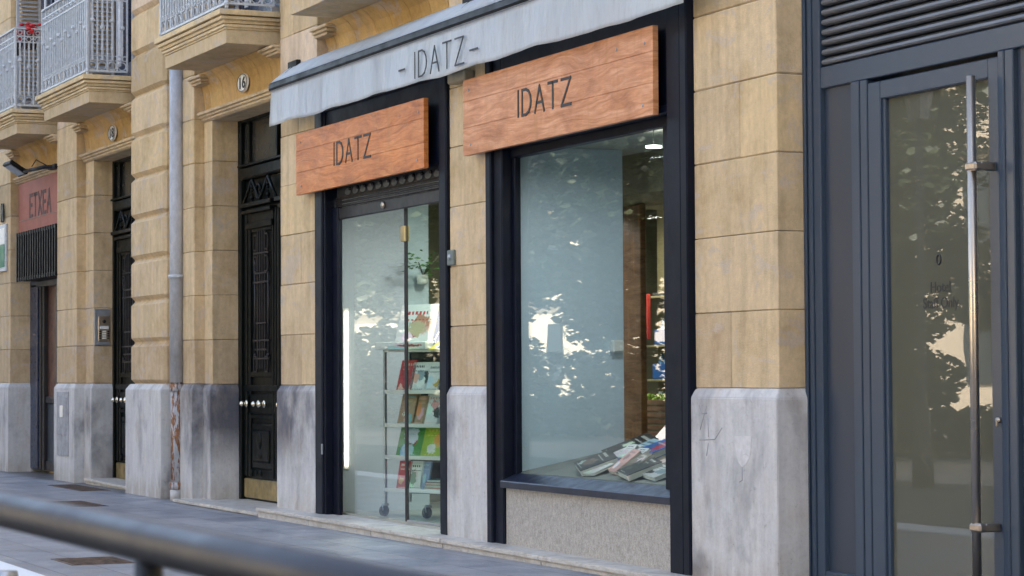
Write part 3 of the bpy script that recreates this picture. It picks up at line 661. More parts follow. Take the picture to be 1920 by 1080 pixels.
# ------------------------------------------------------------------ shop front (parts of house 16)
mb = MB()
mb.box(-7.54, -7.34, -.035, .17, .0, 4.2, .012); mb.box(-7.34, -7.30, -.015, .165, .0, 4.15, .006); mb.box(-7.30, -7.15, .06, .105, .0, 2.98, .01)
mb.box(-4.40, -4.255, -.035, .3, .0, 4.2, .012); mb.box(-4.47, -4.40, -.01, .3, .0, 4.15, .006)
mb.box(-7.30, -4.47, -.0, .4, 3.18, 4.15, .0); mb.box(-7.30, -4.47, -.02, .02, 3.9, 4.1, .01)
mb.box(-7.34, -7.325, -.045, -.03, .62, .72, .002, GREYM)
mb.build('door_frame', NAVY, H16)
DULL = plain('dull_grey_links', (.12, .13, .13), .5, var=.2)
mb = MB()       # rolled shutter: bottom rail, slats, and the row of oval links
mb.box(-7.27, -4.48, .075, .11, 2.86, 2.97, .008, DOORD := plain('dark_shutter_metal', (.022, .020, .022), .4, metal=.3))
for k in range(3): mb.box(-7.27, -4.48, .085, .105, 2.975+k*.035, 3.005+k*.035, .008, DOORD)
mb.box(-7.27, -4.48, .10, .12, 3.07, 3.2, 0, DARKSH)
for k in range(13):
    x = -6.95+k*.20; t = MB(); mb.ball((x, .092, 3.115), .078, (1, .06, .42), n=12, mat=DULL); mb.ball((x+.10, .075, 3.135), .018, n=6, mat=DOORD)
mb.ball((-5.98, .07, 2.92), .035, (1.2, .5, 1), mat=STEEL)
mb.build('roller_shutter', NAVY, H16)
# glass door: fixed pane and a leaf ajar
mb = MB(); mb.box(-7.27, -5.60, .135, .147, .07, 2.87); fp = mb.build('glass_pane', GLASS, H16)
mb = MB(); mb.box(-5.612, -5.588, .128, .152, .07, 2.87, 0, DARKSH); mb.build('pane_edge', DARKSH, fp)
gd = bpy.data.objects.new('glass_door', bpy.data.meshes.new('glass_door'))
mb = MB(); mb.box(.015, 1.15, -.006, .006, .075, 2.87); M = Matrix.Translation((-5.585, .14, 0)) @ Matrix.Rotation(math.radians(5), 4, 'Z')
for v in mb.bm.verts: v.co = M @ v.co
gd = mb.build('glass_door', GLASSE, H16)
mb = MB(); mb.box(0, .016, -.008, .008, .075, 2.87, 0, DARKSH, M); mb.box(0.012, 1.15, -.010, .010, .065, .085, 0, GREYM, M); mb.build('door_edge', DARKSH, gd)
mb = MB(); mb.box(-5.67, -5.57, .115, .165, 2.57, 2.71, .006, BRASS2 := plain('aged_brass', (.55, .42, .20), .35, metal=.7)); mb.build('hinge', BRASS2, gd)
# display window
mb = MB()
mb.box(-3.40, -3.30, -.05, .4, .02, 4.2, .01); mb.box(-3.30, -3.14, -.02, .38, .03, 4.15, .01)
mb.box(-.10, -.005, -.056, .4, .02, 4.2, .01); mb.box(-.30, -.103, -.05, .38, .0, 4.15, .01); mb.box(-.56, -.29, .06, .125, .50, 3.15, .006)
mb.box(-3.14, -3.085, .07, .125, .58, 3.12, .006); mb.box(-3.14, -.29, -.02, .38, 3.17, 4.15, .0); mb.box(-3.14, -.29, .055, .14, 3.105, 3.175, .006); mb.box(-3.14, -.29, -.04, -.015, 3.17, 3.23, .008)
fr = mb.build('shop_window', NAVY, H16)
mb = MB(); mb.prism([(.13, .592), (.10, .592), (-.040, .536), (-.046, .528), (-.046, .48), (.13, .48)], -3.14, -.302); mb.build('sill', NAVYE, fr)
mb = MB(); mb.box(-3.09, -.56, .098, .108, .59, 3.11); mb.build('pane', GLASS, fr)
mb = MB(); mb.box(-3.14, -1.78, .005, .1, .0, .478, .003); mb.box(-1.776, -.285, .005, .1, .0, .478, .003); mb.build('granite_panel', GRAN, H16)

# shop interior
mb = MB(); mb.box(-7.545, -7.40, .175, 1.10, .04, 3.3, 0, WALLW); mb.build('shop_side_wall', WALLW, H16)
mb = MB(); mb.box(-8.6, -.2, 4.4, 4.6, .04, 3.3, 0, OLIVE); mb.box(-8.7, -8.6, .5, 4.6, .04, 3.3, 0, OLIVE); mb.box(-.2, 0, .5, 4.6, .04, 3.3, 0, WALLW); mb.build('shop_back_wall', OLIVE, H16)
mb = MB(); mb.box(-8.6, -.2, .16, 4.5, 3.2, 3.3, 0, CEILM); mb.box(-4.9, -.3, 1.3, 4.4, 2.86, 3.2, 0, OLIVE); mb.build('shop_ceiling', CEILM, H16)
mb = MB(); mb.box(-8.6, -.2, .15, 4.5, -.05, .062, 0, FLOORM); mb.build('shop_floor', FLOORM, H16)
mb = MB(); mb.box(-3.24, -3.13, .13, 1.06, .55, 3.2, .004); pn = mb.build('display_side_panel', FROST, H16)
mb = MB(); mb.box(-3.13, -3.06, .93, 1.03, 1.55, 1.65, .012); mb.build('switch_box', WHITE, pn)
mb = MB(); mb.prism([(.11, .55), (.11, .598), (1.1, .79), (1.1, .55)], -3.13, -.3, DISPM); mb.box(-4.6, -.3, 1.1, 1.75, .5, .76, .0, DISPM); mb.build('display_floor', DISPM, H16)
mb = MB(); mb.box(-4.62, -4.15, 1.75, 1.81, .06, 2.85, .01); mb.build('wooden_column', BROWNW, H16)

# ------------------------------------------------------------------ awning
aw = thing('awning', (-3.9, -.12, 3.83), 'long pale grey fabric awning with black front bar over the bookshop', 'awning')
mb = MB(); X0, X1 = -8.2, .33; nx, nz = 220, 10; rows = []
for j in range(nz+1):
    row = []
    for i in range(nx+1):
        t = i/nx; x = X0+(X1-X0)*t; zt = 4.19; zb = 3.845-.028*t+.006*math.sin(x*2.1)+.006*math.sin(x*5.7+.5)
        f = j/nz; z = zt+(zb-zt)*f
        y = -.25+(.011*math.sin(x*4.3+.8*math.sin(x*1.7))+.006*math.sin(x*11.1+1)+.002*math.sin(x*27))*f-.006*f
        row.append(mb.bm.verts.new((x-(.06*f if i == 0 else 0), y, z)))
    rows.append(row)
for a, b in zip(rows, rows[1:]):
    for i in range(nx): mb.bm.faces.new((a[i], a[i+1], b[i+1], b[i])).smooth = True
bmesh.ops.solidify(mb.bm, geom=mb.bm.faces[:], thickness=.003)
mb.build('valance', FAB, aw)
mb = MB(); mb.prism([(-.20, 4.20), (-.262, 4.195), (-.272, 4.215), (-.268, 4.26), (-.245, 4.282), (-.20, 4.28)], X0-.02, X1+.02, BLACK)
mb.prism([(-.262, 4.185), (-.266, 4.193), (-.25, 4.197), (-.25, 4.185)], X0, X1, GREYM); mb.build('front_bar', BLACK, aw)
mb = MB(); nn = 60
top = [[mb.bm.verts.new((X0+(X1-X0)*i/nn, y, z-(.006*math.sin(i*.8) if 0 < k < 3 else 0))) for i in range(nn+1)] for k, (y, z) in enumerate(((-.262, 4.27), (-.2, 4.325), (-.1, 4.405), (.0, 4.47)))]
for a, b in zip(top, top[1:]):
    for i in range(nn): mb.bm.faces.new((a[i], a[i+1], b[i+1], b[i])).smooth = True
bmesh.ops.solidify(mb.bm, geom=mb.bm.faces[:], thickness=.003); mb.build('canopy_cloth', FAB, aw)
mb = MB(); mb.cyl((X0+.1, .0, 4.43), (X1-.1, .0, 4.43), .03); mb.build('roller', GREYM, aw)
for x in (-8.28, -3.85, .28):
    mb = MB(); mb.box(x, x+.26 if x < 0 else x+.05, -.05, .0, 4.43, 4.50, .006); mb.tube([(x+.15, -.03, 4.44), (x+.2, -.13, 4.36), (x+.2, -.22, 4.24)], .016, 6); mb.build('arm', BLACK, aw)
mb = MB(); xe = letters(mb, '-', -4.70, 3.895, -.275, .16, 1.6, .014, 0); letters(mb, 'IDATZ', -4.33, 3.87, -.278, .215, 1.28, .0135, .085); letters(mb, '-', -3.17, 3.875, -.275, .16, 1.9, .014, 0)
mb.build('lettering', LETTER, aw)

# sign boards
def sign(x0, x1, z0, z1, mat, label, tx, tz, h, ws, gap, t):
    s = thing('sign_board', ((x0+x1)/2, -.08, z0), label, 'sign', 'wooden shop name boards')
    mb = MB(); zm = z0+(z1-z0)*.62
    H_ = z1-z0
    for a, b in ((z0, z0+H_*.36), (z0+H_*.36+.0015, z0+H_*.71), (z0+H_*.71+.0015, z1)): mb.box(x0, x1, -.12+random.uniform(0, .0012), -.075, a, b, .0022)
    mb.build('board', mat, s)
    for xx, zz in ((x0+.12, z1-.09), (x1-.55, z1-.10), (x1-.12, z1-.11), (x0+.15, z0+.08), (x1-.15, z0+.08)):
        mb = MB(); mb.ball((xx, -.121, zz), .011, (1, .4, 1), n=8); mb.build('screw', GREYM, s)
    for a in (x0+.3, x1-.36):
        mb = MB(); mb.box(a, a+.06, -.075, -.035, z0+.1, z1-.05); mb.build('batten', BLACK, s)
    mb = MB(); letters(mb, 'IDATZ', tx, tz, -.1195, h, ws, t, gap); mb.build('lettering', LETTER, s)
sign(-7.83, -4.53, 3.135, 3.735, BOARD, 'orange varnished wooden board lettered IDATZ over the glass door', -6.745, 3.345, .20, 1.28, .075, .022)
sign(-3.68, -.36, 3.16, 3.78, BOARD2, 'weathered pinkish wooden board lettered IDATZ over the display window', -2.59, 3.375, .195, 1.28, .075, .022)

# devices on the wall
wb = thing('wall_box', (-3.88, -.05, 3.79), 'beige box with black bracket fixed to the pier under the awning', 'wall box')
mb = MB(); mb.box(-4.06, -3.70, -.10, -.002, 3.79, 3.88, .012); mb.build('housing', BEIGE, wb)
mb = MB(); mb.box(-3.92, -3.72, -.17, -.09, 3.882, 3.96, .006); mb.build('bracket', BLACK, wb)
mb = MB(); mb.box(-4.245, -4.12, -.032, .0, 2.29, 2.42, .008, SOCK); mb.ball((-4.18, -.034, 2.36), .026, (1, .5, 1), mat=GREYM)
mb.solo('bell_push', SOCK, 'small dull green bell push on the pier beside the glass door', 'doorbell')

# number plaques
def plaque(x, y, z, txt, label):
    p = thing('number_plaque', (x, y, z), label, 'house number', 'oval house numbers')
    mb = MB(); t = bmesh.new(); bmesh.ops.create_cone(t, cap_ends=True, segments=28, radius1=.105, radius2=.098, depth=.018)
    mb.merge(t, WHITE, Matrix.Translation((x, y-.009, z)) @ Matrix.Diagonal((1.75, 1, 1, 1)) @ Matrix.Rotation(math.radians(90), 4, 'X'))
    t = None; pts = [(x+.168*math.cos(a), y-.02, z+.092*math.sin(a)) for a in [2*math.pi*k/28 for k in range(29)]]; mb.tube(pts, .004, 4, DARKSH, cap=False)
    mb.build('plate', WHITE, p); font_part('numeral', txt, .17, x, y-.022, z-.06, p, LETTER, .002, 1.5, bold=.003)
plaque(-10.16, .098, 4.52, '16', 'oval white enamel plaque reading 16 over the dark door beside the downpipe')
plaque(-15.6, .098, 4.50, '18', 'worn oval white plaque over the door left of the rusticated quoin pier')

# intercom on the reveal beside door 18
ic = thing('door_intercom', (-16.69, .25, 1.79), 'grey steel intercom panel with buttons on the door reveal', 'intercom')
mb = MB(); mb.box(-16.704, -16.684, .135, .345, 1.785, 2.262, .003, GREYM); mb.build('back_plate', GREYM, ic)
mb = MB(); mb.box(-16.684, -16.668, .185, .335, 1.84, 2.17, .004); mb.build('face_plate', STEEL, ic)
mb = MB(); mb.ball((-16.668, .26, 2.10), .025, (.4, 1, 1), mat=LETTER); mb.box(-16.672, -16.660, .20, .32, 2.0, 2.04, .002, WHITE)
for k in range(4):
    for yy in (.205, .26, .315): mb.box(-16.67, -16.66, yy-.014 if yy != .26 else .235, yy+.014 if yy != .26 else .285, 1.87+k*.03, 1.888+k*.03, .001, LETTER if yy != .26 else WHITE)
mb.build('buttons', LETTER, ic)

# downpipe
dp = thing('downpipe', (-12.2, -.06, -.04), 'grey painted cast iron downpipe with rusty foot beside the quoin pier', 'downpipe')
mb = MB(); mb.cyl((-12.18, -.06, 1.30), (-12.18, -.06, 4.96), .078, 20); mb.cyl((-12.18, -.06, 4.96), (-12.18, -.06, 6.6), .07, 14); mb.build('pipe', PIPE, dp)
mb = MB(); mb.cyl((-12.18, -.06, .12), (-12.18, -.06, 1.30), .066, 20); mb.cyl((-12.18, -.06, 1.20), (-12.18, -.06, 1.28), .082, 20); mb.cyl((-12.18, -.06, .08), (-12.18, -.06, .16), .08, 20); mb.build('foot_pipe', PIPER, dp, label='rust streaked lower pipe')
mb = MB(); mb.cyl((-12.18, -.06, -.05), (-12.18, -.06, .09), .075, 16); mb.build('shoe', LIME, dp)
mb = MB(); mb.cyl((-12.18, -.06, 2.495), (-12.18, -.06, 2.535), .092, 20); mb.box(-12.31, -12.05, -.075, -.045, 2.503, 2.527, .003); mb.build('clamp', SILV, dp)

# floodlight over the red sign
fl = thing('floodlight', (-18.5, 0, 4.3), 'black floodlight on an arm above the red sign', 'lamp')
mb = MB(); mb.tube([(-18.35, .08, 4.30), (-18.6, -.1, 4.30), (-19.35, -.2, 4.30)], .028, 6); mb.box(-18.7, -18.3, -.02, .06, 4.27, 4.33, .006); mb.tube([(-18.9, -.2, 4.33), (-18.8, -.16, 4.42), (-18.6, -.05, 4.32)], .008, 5); mb.build('arm', IRON, fl)
Mf = Matrix.Translation((-19.62, -.27, 4.36)) @ Matrix.Rotation(math.radians(-33), 4, 'X')
mb = MB(); mb.box(-.25, .25, -.15, .15, -.03, .03, .012, None, Mf); mb.build('housing', IRON, fl)
mb = MB(); mb.box(-.2, .2, -.11, .11, -.038, -.031, .0, None, Mf); mb.build('lens', GREYM, fl)

# red sign, green framed sign, black letter
rs = thing('fascia_sign', (-19.7, .1, 3.5), 'faded red sign panel with dark capitals above the iron grille', 'sign')
mb = MB(); mb.box(-21.0, -18.2, .08, .3, 3.49, 4.24, .006); mb.box(-21.0, -18.2, .075, .09, 3.68, 3.69, 0, MORT)
mb.build('panel', REDS, rs)
mb = MB(); letters(mb, 'ETXEA', -20.25, 3.72, .08, .30, 1.05, .055, .10); mb.build('lettering', plain('faded_dark_lettering', (.10, .045, .035), .7), rs)
gs = thing('framed_sign', (-21.6, -.03, 2.96), 'white framed sign with green patch on the far pier', 'sign')
mb = MB(); mb.box(-21.95, -21.36, -.035, -.002, 2.965, 3.675, .006); mb.build('frame', SILV, gs)
mb = MB(); mb.box(-21.9, -21.43, -.042, -.034, 3.03, 3.37, 0, GREENS := plain('green_print', (.02, .20, .09), .5)); mb.box(-21.9, -21.42, -.04, -.034, 3.38, 3.62, 0, WHITE); mb.build('print', GREENS, gs)
mb = MB(); letters(mb, 'N', -21.67, 3.74, -.02, .23, .75, .05, 0, th=.02); mb.solo('sign_letter', LETTER, 'black capital letter fixed on the far pier above the framed sign', 'letter')

# flower pots on the far balcony
for k, (x, y, lb) in enumerate(((-19.3, -.36, 'red flowering pot behind the far balcony rail, away from its corner'), (-18.62, -.30, 'red flowering pot at the corner of the far balcony rail'))):
    p = thing('flower_pot', (x, y, 5.95), lb, 'plant', 'red flower pots')
    mb = MB(); mb.cyl((x, y, 5.95), (x, y, 6.14), .09, 12, .12); mb.build('pot', plain('dark_pot', (.05, .03, .025), .6), p)
    mb = MB()
    for q in range(60):
        a = random.uniform(0, 6.28); r = random.uniform(0, .19); mb.ball((x+r*math.cos(a), y+r*.8*math.sin(a), 6.17+random.uniform(-.03, .13)), random.uniform(.02, .04), (1, 1, .6), n=6, mat=REDPOT)
    mb.build('flowers', REDPOT, p)

# ------------------------------------------------------------------ hotel entrance
HT = thing('hotel_entrance', (2.4, .2, 0), 'slate blue metal hotel staff entrance with louvres and glazed door', 'entrance')
y = .2
mb = MB()
for a, b, yy in ((1.09, 1.125, -.012), (1.13, 1.155, .0), (1.16, 1.20, -.014), (1.205, 1.29, -.004)): mb.box(a, b, y+yy, y+.2, -.05, 9, .004)
mb.box(1.29, 3.9, y, y+.2, 3.165, 3.30, .006)
mb.box(1.645, 1.735, y-.006, y+.2, -.05, 3.165, .005); mb.box(1.74, 1.815, y, y+.2, -.05, 3.165, .005)
mb.box(3.15, 3.205, y-.006, y+.2, -.05, 3.165, .006); mb.box(3.209, 3.285, y-.002, y+.2, -.05, 3.165, .006)
mb.box(3.75, 3.9, y, y+.2, -.05, 3.165, .006); mb.box(3.9, 4.3, y-.03, y+.2, -.05, 9, .006)
mb.box(1.29, 1.645, y, y+.2, -.05, .14, .005); mb.box(3.285, 3.75, y, y+.2, -.05, .14, .005)
mb.build('frame', HOTEL, HT)
HOTELP = plain('slate_blue_panel', (.030, .043, .066), .32, var=.05, sc=1.2, coat=.05, rv=.1, spec=.4)
for a, b in ((1.29, 1.645), (3.285, 3.75)):
    mb = MB(); mb.box(a, b, y+.03, y+.1, .14, 3.165); mb.build('side_panel', HOTELP, HT)
mb = MB(); z = 3.31; mb.box(1.29, 3.9, y+.11, y+.13, 3.3, 9, 0, DARKSH)
while z < 4.6:
    mb.prism([(y+.040, z), (y+.012, z+.006), (y+.004, z+.018), (y+.008, z+.034), (y+.055, z+.056), (y+.062, z+.05)], 1.30, 3.89, STEEL2); z += .063
mb.box(1.29, 3.9, y+.0, y+.1, 4.6, 9, 0, HOTEL); mb.build('louvre', STEEL2, HT)
mb = MB()
mb.box(1.82, 1.955, y+.004, y+.09, .0, 3.14, .006); mb.box(1.94, 1.985, y+.022, y+.09, .1, 3.05, .004); mb.box(3.045, 3.145, y+.004, y+.09, .0, 3.14, .006); mb.box(1.955, 3.045, y+.006, y+.09, 3.03, 3.14, .006); mb.box(1.955, 3.045, y+.006, y+.09, 0, .12, .006)
hd = mb.build('door', HOTEL, HT)
mb = MB(); mb.box(1.96, 3.05, y+.048, y+.052, .1, 3.05); mb.build('pane', HGLASS, hd)
mb = MB(); mb.cyl((3.045, .09, .2), (3.045, .09, 3.035), .026, 20)
for z in (.515, 2.525): mb.tube([(3.045, .09, z), (3.085, .12, z), (3.10, .21, z)], .012, 8); mb.box(3.012, 3.12, .058, .120, z-.025, z+.025, .012); mb.box(3.09, 3.12, .1, .205, z-.025, z+.025, .008)
mb.build('pull_handle', STEEL, hd)
mb = MB(); mb.cyl((3.115, .21, 1.11), (3.115, .185, 1.11), .016, 14); mb.box(3.107, 3.123, .18, .19, 1.075, 1.11, .003); mb.build('lock_cylinder', STEEL, hd)
font_part('lettering', 'Hotel\nStaff Only', .088, 2.50, y+.0465, 1.845, hd, LETTER, .0008, 1.02, bold=.0008)
mb = MB(); pts = [(2.488+.017*math.cos(a)*1.2, y+.0465, 2.035+.028*math.sin(a)) for a in [2*math.pi*k/16 for k in range(17)]]; mb.tube(pts, .006, 5, cap=False); mb.build('emblem', LETTER, hd)
mb = MB(); mb.box(4.3, 34, .0, 10, -.1, 17); mb.box(1.2, 4.3, .45, 10, -.1, 9); mb.box(1.2, 4.3, .02, 10, 9, 17); mb.build('wall', SANDU, HT)

# ------------------------------------------------------------------ foreground rail, bollard, covers
rl = thing('guard_rail', (11.3, -6.93, -.1), 'dark grey tubular guard rail blurred in the foreground', 'railing')
P0 = Vector((10.65, -6.964, 1.206)); P1 = Vector((11.52, -6.926, 1.199)); d = (P1-P0)/(P1-P0).length
mb = MB(); mb.tube([P0-d*1.9, P0-d*1.88, P0, P1, P1+d*.9], .0245, 24); mb.build('top_rail', RAILM, rl)
for s in (.655, -1.85):
    q = P0+d*s; mb = MB(); mb.cyl((q.x, q.y, -.12), (q.x, q.y, q.z-.01), .0165, 18); mb.cyl((q.x, q.y, -.1), (q.x, q.y, -.085), .05, 18); mb.build('post', RAILM, rl)
bo = thing('bollard', (7.06, -6.19, -.1), 'dark bollard cap just showing over the white kerb', 'bollard')
mb = MB(); mb.cyl((7.06, -6.19, -.1), (7.06, -6.19, .79), .045, 16); mb.build('post', IRON, bo)
mb = MB(); mb.cyl((7.06, -6.19, .79), (7.06, -6.19, .822), .052, 16, .046); mb.build('cap', GREYM, bo)
def coverplate(x0, x1, y0, y1, label):
    mb = MB(); mb.box(x0, x1, y0, y1, -.06, -.041, .003)
    k = x0+.05
    while k < x1-.04: mb.box(k, k+.02, y0+.03, y1-.03, -.045, -.037); k += .05
    mb.solo('drain_cover', RUST, label, 'drain cover', 'pavement covers')
coverplate(-4.35, -3.65, -3.36, -2.86, 'rust brown square cover in the pavement near the white kerb')
coverplate(-12.6, -11.4, -1.55, -1.05, 'dark long cover in the pavement in front of the downpipe')
coverplate(-16.6, -14.8, -.52, -.14, 'dark flat cover at the foot of the door left of the quoin pier')

# ------------------------------------------------------------------ things inside the shop
def led():
    t = thing('light_tube', (-7.38, .235, .49), 'lit vertical light tube on the white wall inside the glass door', 'lamp')
    mb = MB(); mb.cyl((-7.383, .232, .50), (-7.383, .232, 1.99), .014, 12); mb.build('tube', LEDM, t)
    mb = MB(); mb.box(-7.40, -7.385, .20, .26, .47, 2.02, .003); mb.build('holder', WHITE, t)
led()
# display rack on castors, turned towards the street
u = Vector((.914, .407, 0)); RK = thing('book_rack', (-6.53, .30, .06), 'open metal book rack on castors behind the glass door', 'rack', rz=math.atan2(.407, .914))
LV = [.245, .55, .845, 1.155, 1.54]; WID, DEP = 1.15, .36
for z in LV:
    mb = MB(); mb.box(0, WID, 0, DEP, z-.012, z+.006, .002); mb.box(0, WID, -.012, .0, z-.014, z+.022, .002); mb.build('shelf', SHELFM, RK, local=True)
mb = MB()
for xx in (-.03, WID): mb.box(xx, xx+.025, 0, .03, .12, 1.55, .003, GREYM); mb.box(xx, xx+.025, DEP-.03, DEP, .12, 1.55, .003, GREYM)
mb.build('upright', GREYM, RK, local=True)
mb = MB(); mb.box(-.005, WID, DEP-.01, DEP, .2, 1.53); mb.build('back_panel', DARKSH, RK, local=True)
for xx in (0.0, .55, 1.1):
    mb = MB(); mb.cyl((xx-.015, -.02, .055), (xx+.015, -.02, .055), .052, 16, mat=DARKSH); mb.box(xx-.02, xx+.02, -.04, .03, .10, .125, .004, GREYM); mb.tube([(xx, .0, .12), (xx+.01, -.05, .11), (xx+.02, -.055, .06)], .007, 5, GREYM); mb.build('castor', DARKSH, RK, local=True)

PAGES = plain('book_pages', (.70, .68, .60), .8)
def book(loc, w_, h_, t_, tilt, rz, mat, label, name='book', cat='book', group='books on the rack', lean=0):
    """cover front faces local -Y; tilt leans the top back"""
    mb = MB(); mb.box(-w_/2, w_/2, 0, .004, 0, h_, .001, mat); mb.box(-w_/2, w_/2, t_-.004, t_, 0, h_, .001, mat); mb.box(-w_/2, -w_/2+.005, .003, t_-.003, 0, h_, 0, mat); mb.box(-w_/2+.004, w_/2-.006, .004, t_-.004, .004, h_-.004, 0, PAGES)
    o = mb.build(name, mat); o.location = loc; o.rotation_euler = (Matrix.Rotation(rz, 3, 'Z') @ Matrix.Rotation(-tilt, 3, 'X') @ Matrix.Rotation(lean, 3, 'Y')).to_euler()
    return tag(o, label, cat, group)
def rk(s, dd, z): return Vector((-6.53, .30, .06)) + u*s + Vector((-.407, .914, 0))*dd + Vector((0, 0, z-.0))
RZ = math.atan2(.407, .914); W_ = (.82, .80, .76); R_ = (.55, .04, .04); G_ = (.08, .30, .06); B_ = (.03, .13, .50); Y_ = (.75, .60, .08); K_ = (.03, .03, .03); P_ = (.75, .42, .36); T_ = (.45, .28, .16); LB = (.40, .60, .70); YG = (.42, .55, .04); O_ = (.75, .32, .06)
ti = math.radians(17)
specs = [
 (.30, 4, .46, .44, .02, cover('cover_a', [W_, R_, T_, P_, W_, (.5, .45, .3)], 16, 1, W_, .52), 'large white picture book standing on top of the rack'),
 (.72, 4, .36, .42, .02, cover('cover_b', [B_, LB, B_, K_, W_, B_], 14, 2), 'blue picture book standing on top of the rack by the door edge'),
 (.19, 3, .19, .30, .012, cover('cover_c', [R_, P_, R_, (.4, .02, .03)], 12, 3), 'red and pink book on the second shelf, against the rack upright'),
 (.36, 3, .21, .25, .012, cover('cover_d', [P_, K_, W_, (.3, .45, .40), P_], 18, 4, W_, .40), 'white book with a pink portrait on the second shelf'),
 (.54, 3, .18, .25, .012, cover('cover_e', [O_, W_, (.35, .45, .38), W_], 16, 5, W_, .42), 'white book with an orange portrait on the second shelf'),
 (.72, 3, .20, .31, .012, cover('cover_f', [K_, W_, W_, R_, (.3, .28, .35)], 26, 6), 'tall black and white book on the second shelf by the door edge'),
 (.21, 2, .21, .27, .012, cover('cover_g', [T_, (.2, .5, .5), W_, T_, P_], 20, 7), 'brown and turquoise book on the third shelf'),
 (.37, 2, .15, .25, .012, cover('cover_h', [T_, P_, T_, O_], 12, 8), 'slim tan book on the third shelf beside the seam'),
 (.54, 2, .22, .29, .012, cover('cover_i', [W_, P_, (.45, .43, .5), K_, W_], 22, 9, W_, .42), 'cream book with pink figures on the third shelf'),
 (.73, 2, .24, .30, .012, cover('cover_j', [LB, W_, LB, (.35, .33, .4)], 14, 10, (.60, .70, .72), .5), 'pale blue book on the third shelf by the door edge'),
 (.24, 1, .30, .29, .014, cover('cover_k', [G_, LB, R_, G_, W_, LB], 15, 11), 'green and blue picture book on the fourth shelf'),
 (.54, 1, .28, .28, .014, cover('cover_l', [YG, Y_, YG, O_, W_], 13, 12), 'yellow green picture book on the fourth shelf'),
 (.76, 1, .18, .20, .014, cover('cover_m', [W_, P_, (.35, .2, .35)], 12, 13), 'white and mauve book on the fourth shelf by the door edge'),
 (.17, 0, .16, .24, .02, cover('cover_n', [R_, R_, (.55, .35, .12), R_], 9, 14), 'red book with a gold patch on the lowest shelf'),
 (.32, 0, .17, .24, .02, cover('cover_o', [W_, K_, (.5, .5, .52), W_, (.3, .3, .32)], 34, 15), 'silver patterned book on the lowest shelf'),
 (.44, 0, .10, .24, .02, cover('cover_p', [(.25, .33, .55), LB], 6, 16), 'slim slate blue book on the lowest shelf'),
 (.80, 0, .14, .19, .02, cover('cover_q', [W_, LB, P_], 12, 17), 'small white book leaning on the lowest shelf by the door edge')]
for s_, lv, bw, bh, bt, mt, lb in specs:
    k_ = 1.12 if lv < 4 else 1.0
    book(rk(s_, .05, LV[lv]+.008+.002), bw*1.06, min(bh*k_, .30) if lv < 4 else bh, bt, ti if lv else math.radians(12), RZ, mt, lb)
for k, (cm, lb) in enumerate(((R_, 'red book lying at the bottom of the flat pile on the lowest shelf'), ((.6, .58, .5), 'cream book lying second in the flat pile on the lowest shelf'), ((.55, .06, .05), 'dark red book lying third in the flat pile on the lowest shelf'), ((.05, .30, .35), 'teal book lying topmost of the flat pile on the lowest shelf'))):
    mb = MB(); w2 = .30-.03*k; mb.box(-w2/2, w2/2, -.1, .1, 0, .004, .001, m1 := plain('flat_cover_%d' % k, cm, .4)); mb.box(-w2/2, w2/2, -.1, .1, .021, .025, .001, m1); mb.box(-w2/2+.005, w2/2-.005, -.095, .095, .004, .021, 0, PAGES)
    o = mb.build('book', m1); o.location = rk(.60, .13, LV[0]+.009+.0255*k); o.rotation_euler = (0, 0, RZ+.1*k-.1); tag(o, lb, 'book', 'books on the rack')
mb = MB(); mb.box(-.32, .32, -.06, .06, 0, .07, .004, W3 := cover('box_print', [W_, LB, W_, R_], 5, 19, W_, .6)); o = mb.build('gift_box', W3); o.location = rk(.25, .0, 1.55); o.rotation_euler = (0, 0, RZ); tag(o, 'long white boxed set lying in front of the books on top of the rack', 'box')
book(rk(.74, -.06, 1.548), .26, .22, .012, math.radians(62), RZ, cover('cover_r', [Y_, P_, W_, B_], 10, 20), 'yellow and blue booklet lying tilted on the rack top edge')

# potted vine hanging on the inner wall
pl = thing('hanging_plant', (-7.3, 1.0, 2.3), 'small green vine with leaves hanging inside the glass door', 'plant')
mb = MB()
for k in range(6):
    a = random.uniform(-.8, .8); mb.tube([(-7.3, 1.0, 2.34), (-7.2, 1.0+a*.12, 2.44), (-7.1, 1.0+a*.2, 2.46+.08*math.sin(k))], .006, 4, BARK)
mb.build('stem', BARK, pl)
mb = MB()
for k in range(70):
    c = Vector((random.uniform(-7.35, -6.95), 0.96+random.uniform(-.25, .15), 2.47+random.gauss(0, .055)-.1*abs(random.gauss(0, .3)))); s_ = random.uniform(.018, .036)
    q = Matrix.Rotation(random.uniform(0, 6.28), 4, 'Z') @ Matrix.Rotation(random.uniform(-1, 1), 4, 'X')
    vsx = [mb.bm.verts.new(c+q @ Vector(p)*s_) for p in ((-1, 0, 0), (0, -.6, .1), (1.2, 0, 0), (0, .6, .1))]; mb.bm.faces.new(vsx)
mb.build('leaves', plain('fresh_leaf', (.07, .17, .03), .5, var=.4, sc=20), pl)
mb = MB(); mb.cyl((-7.32, 1.0, 2.26), (-7.32, 1.0, 2.35), .05, 10, .065); mb.build('pot', WHITE, pl)

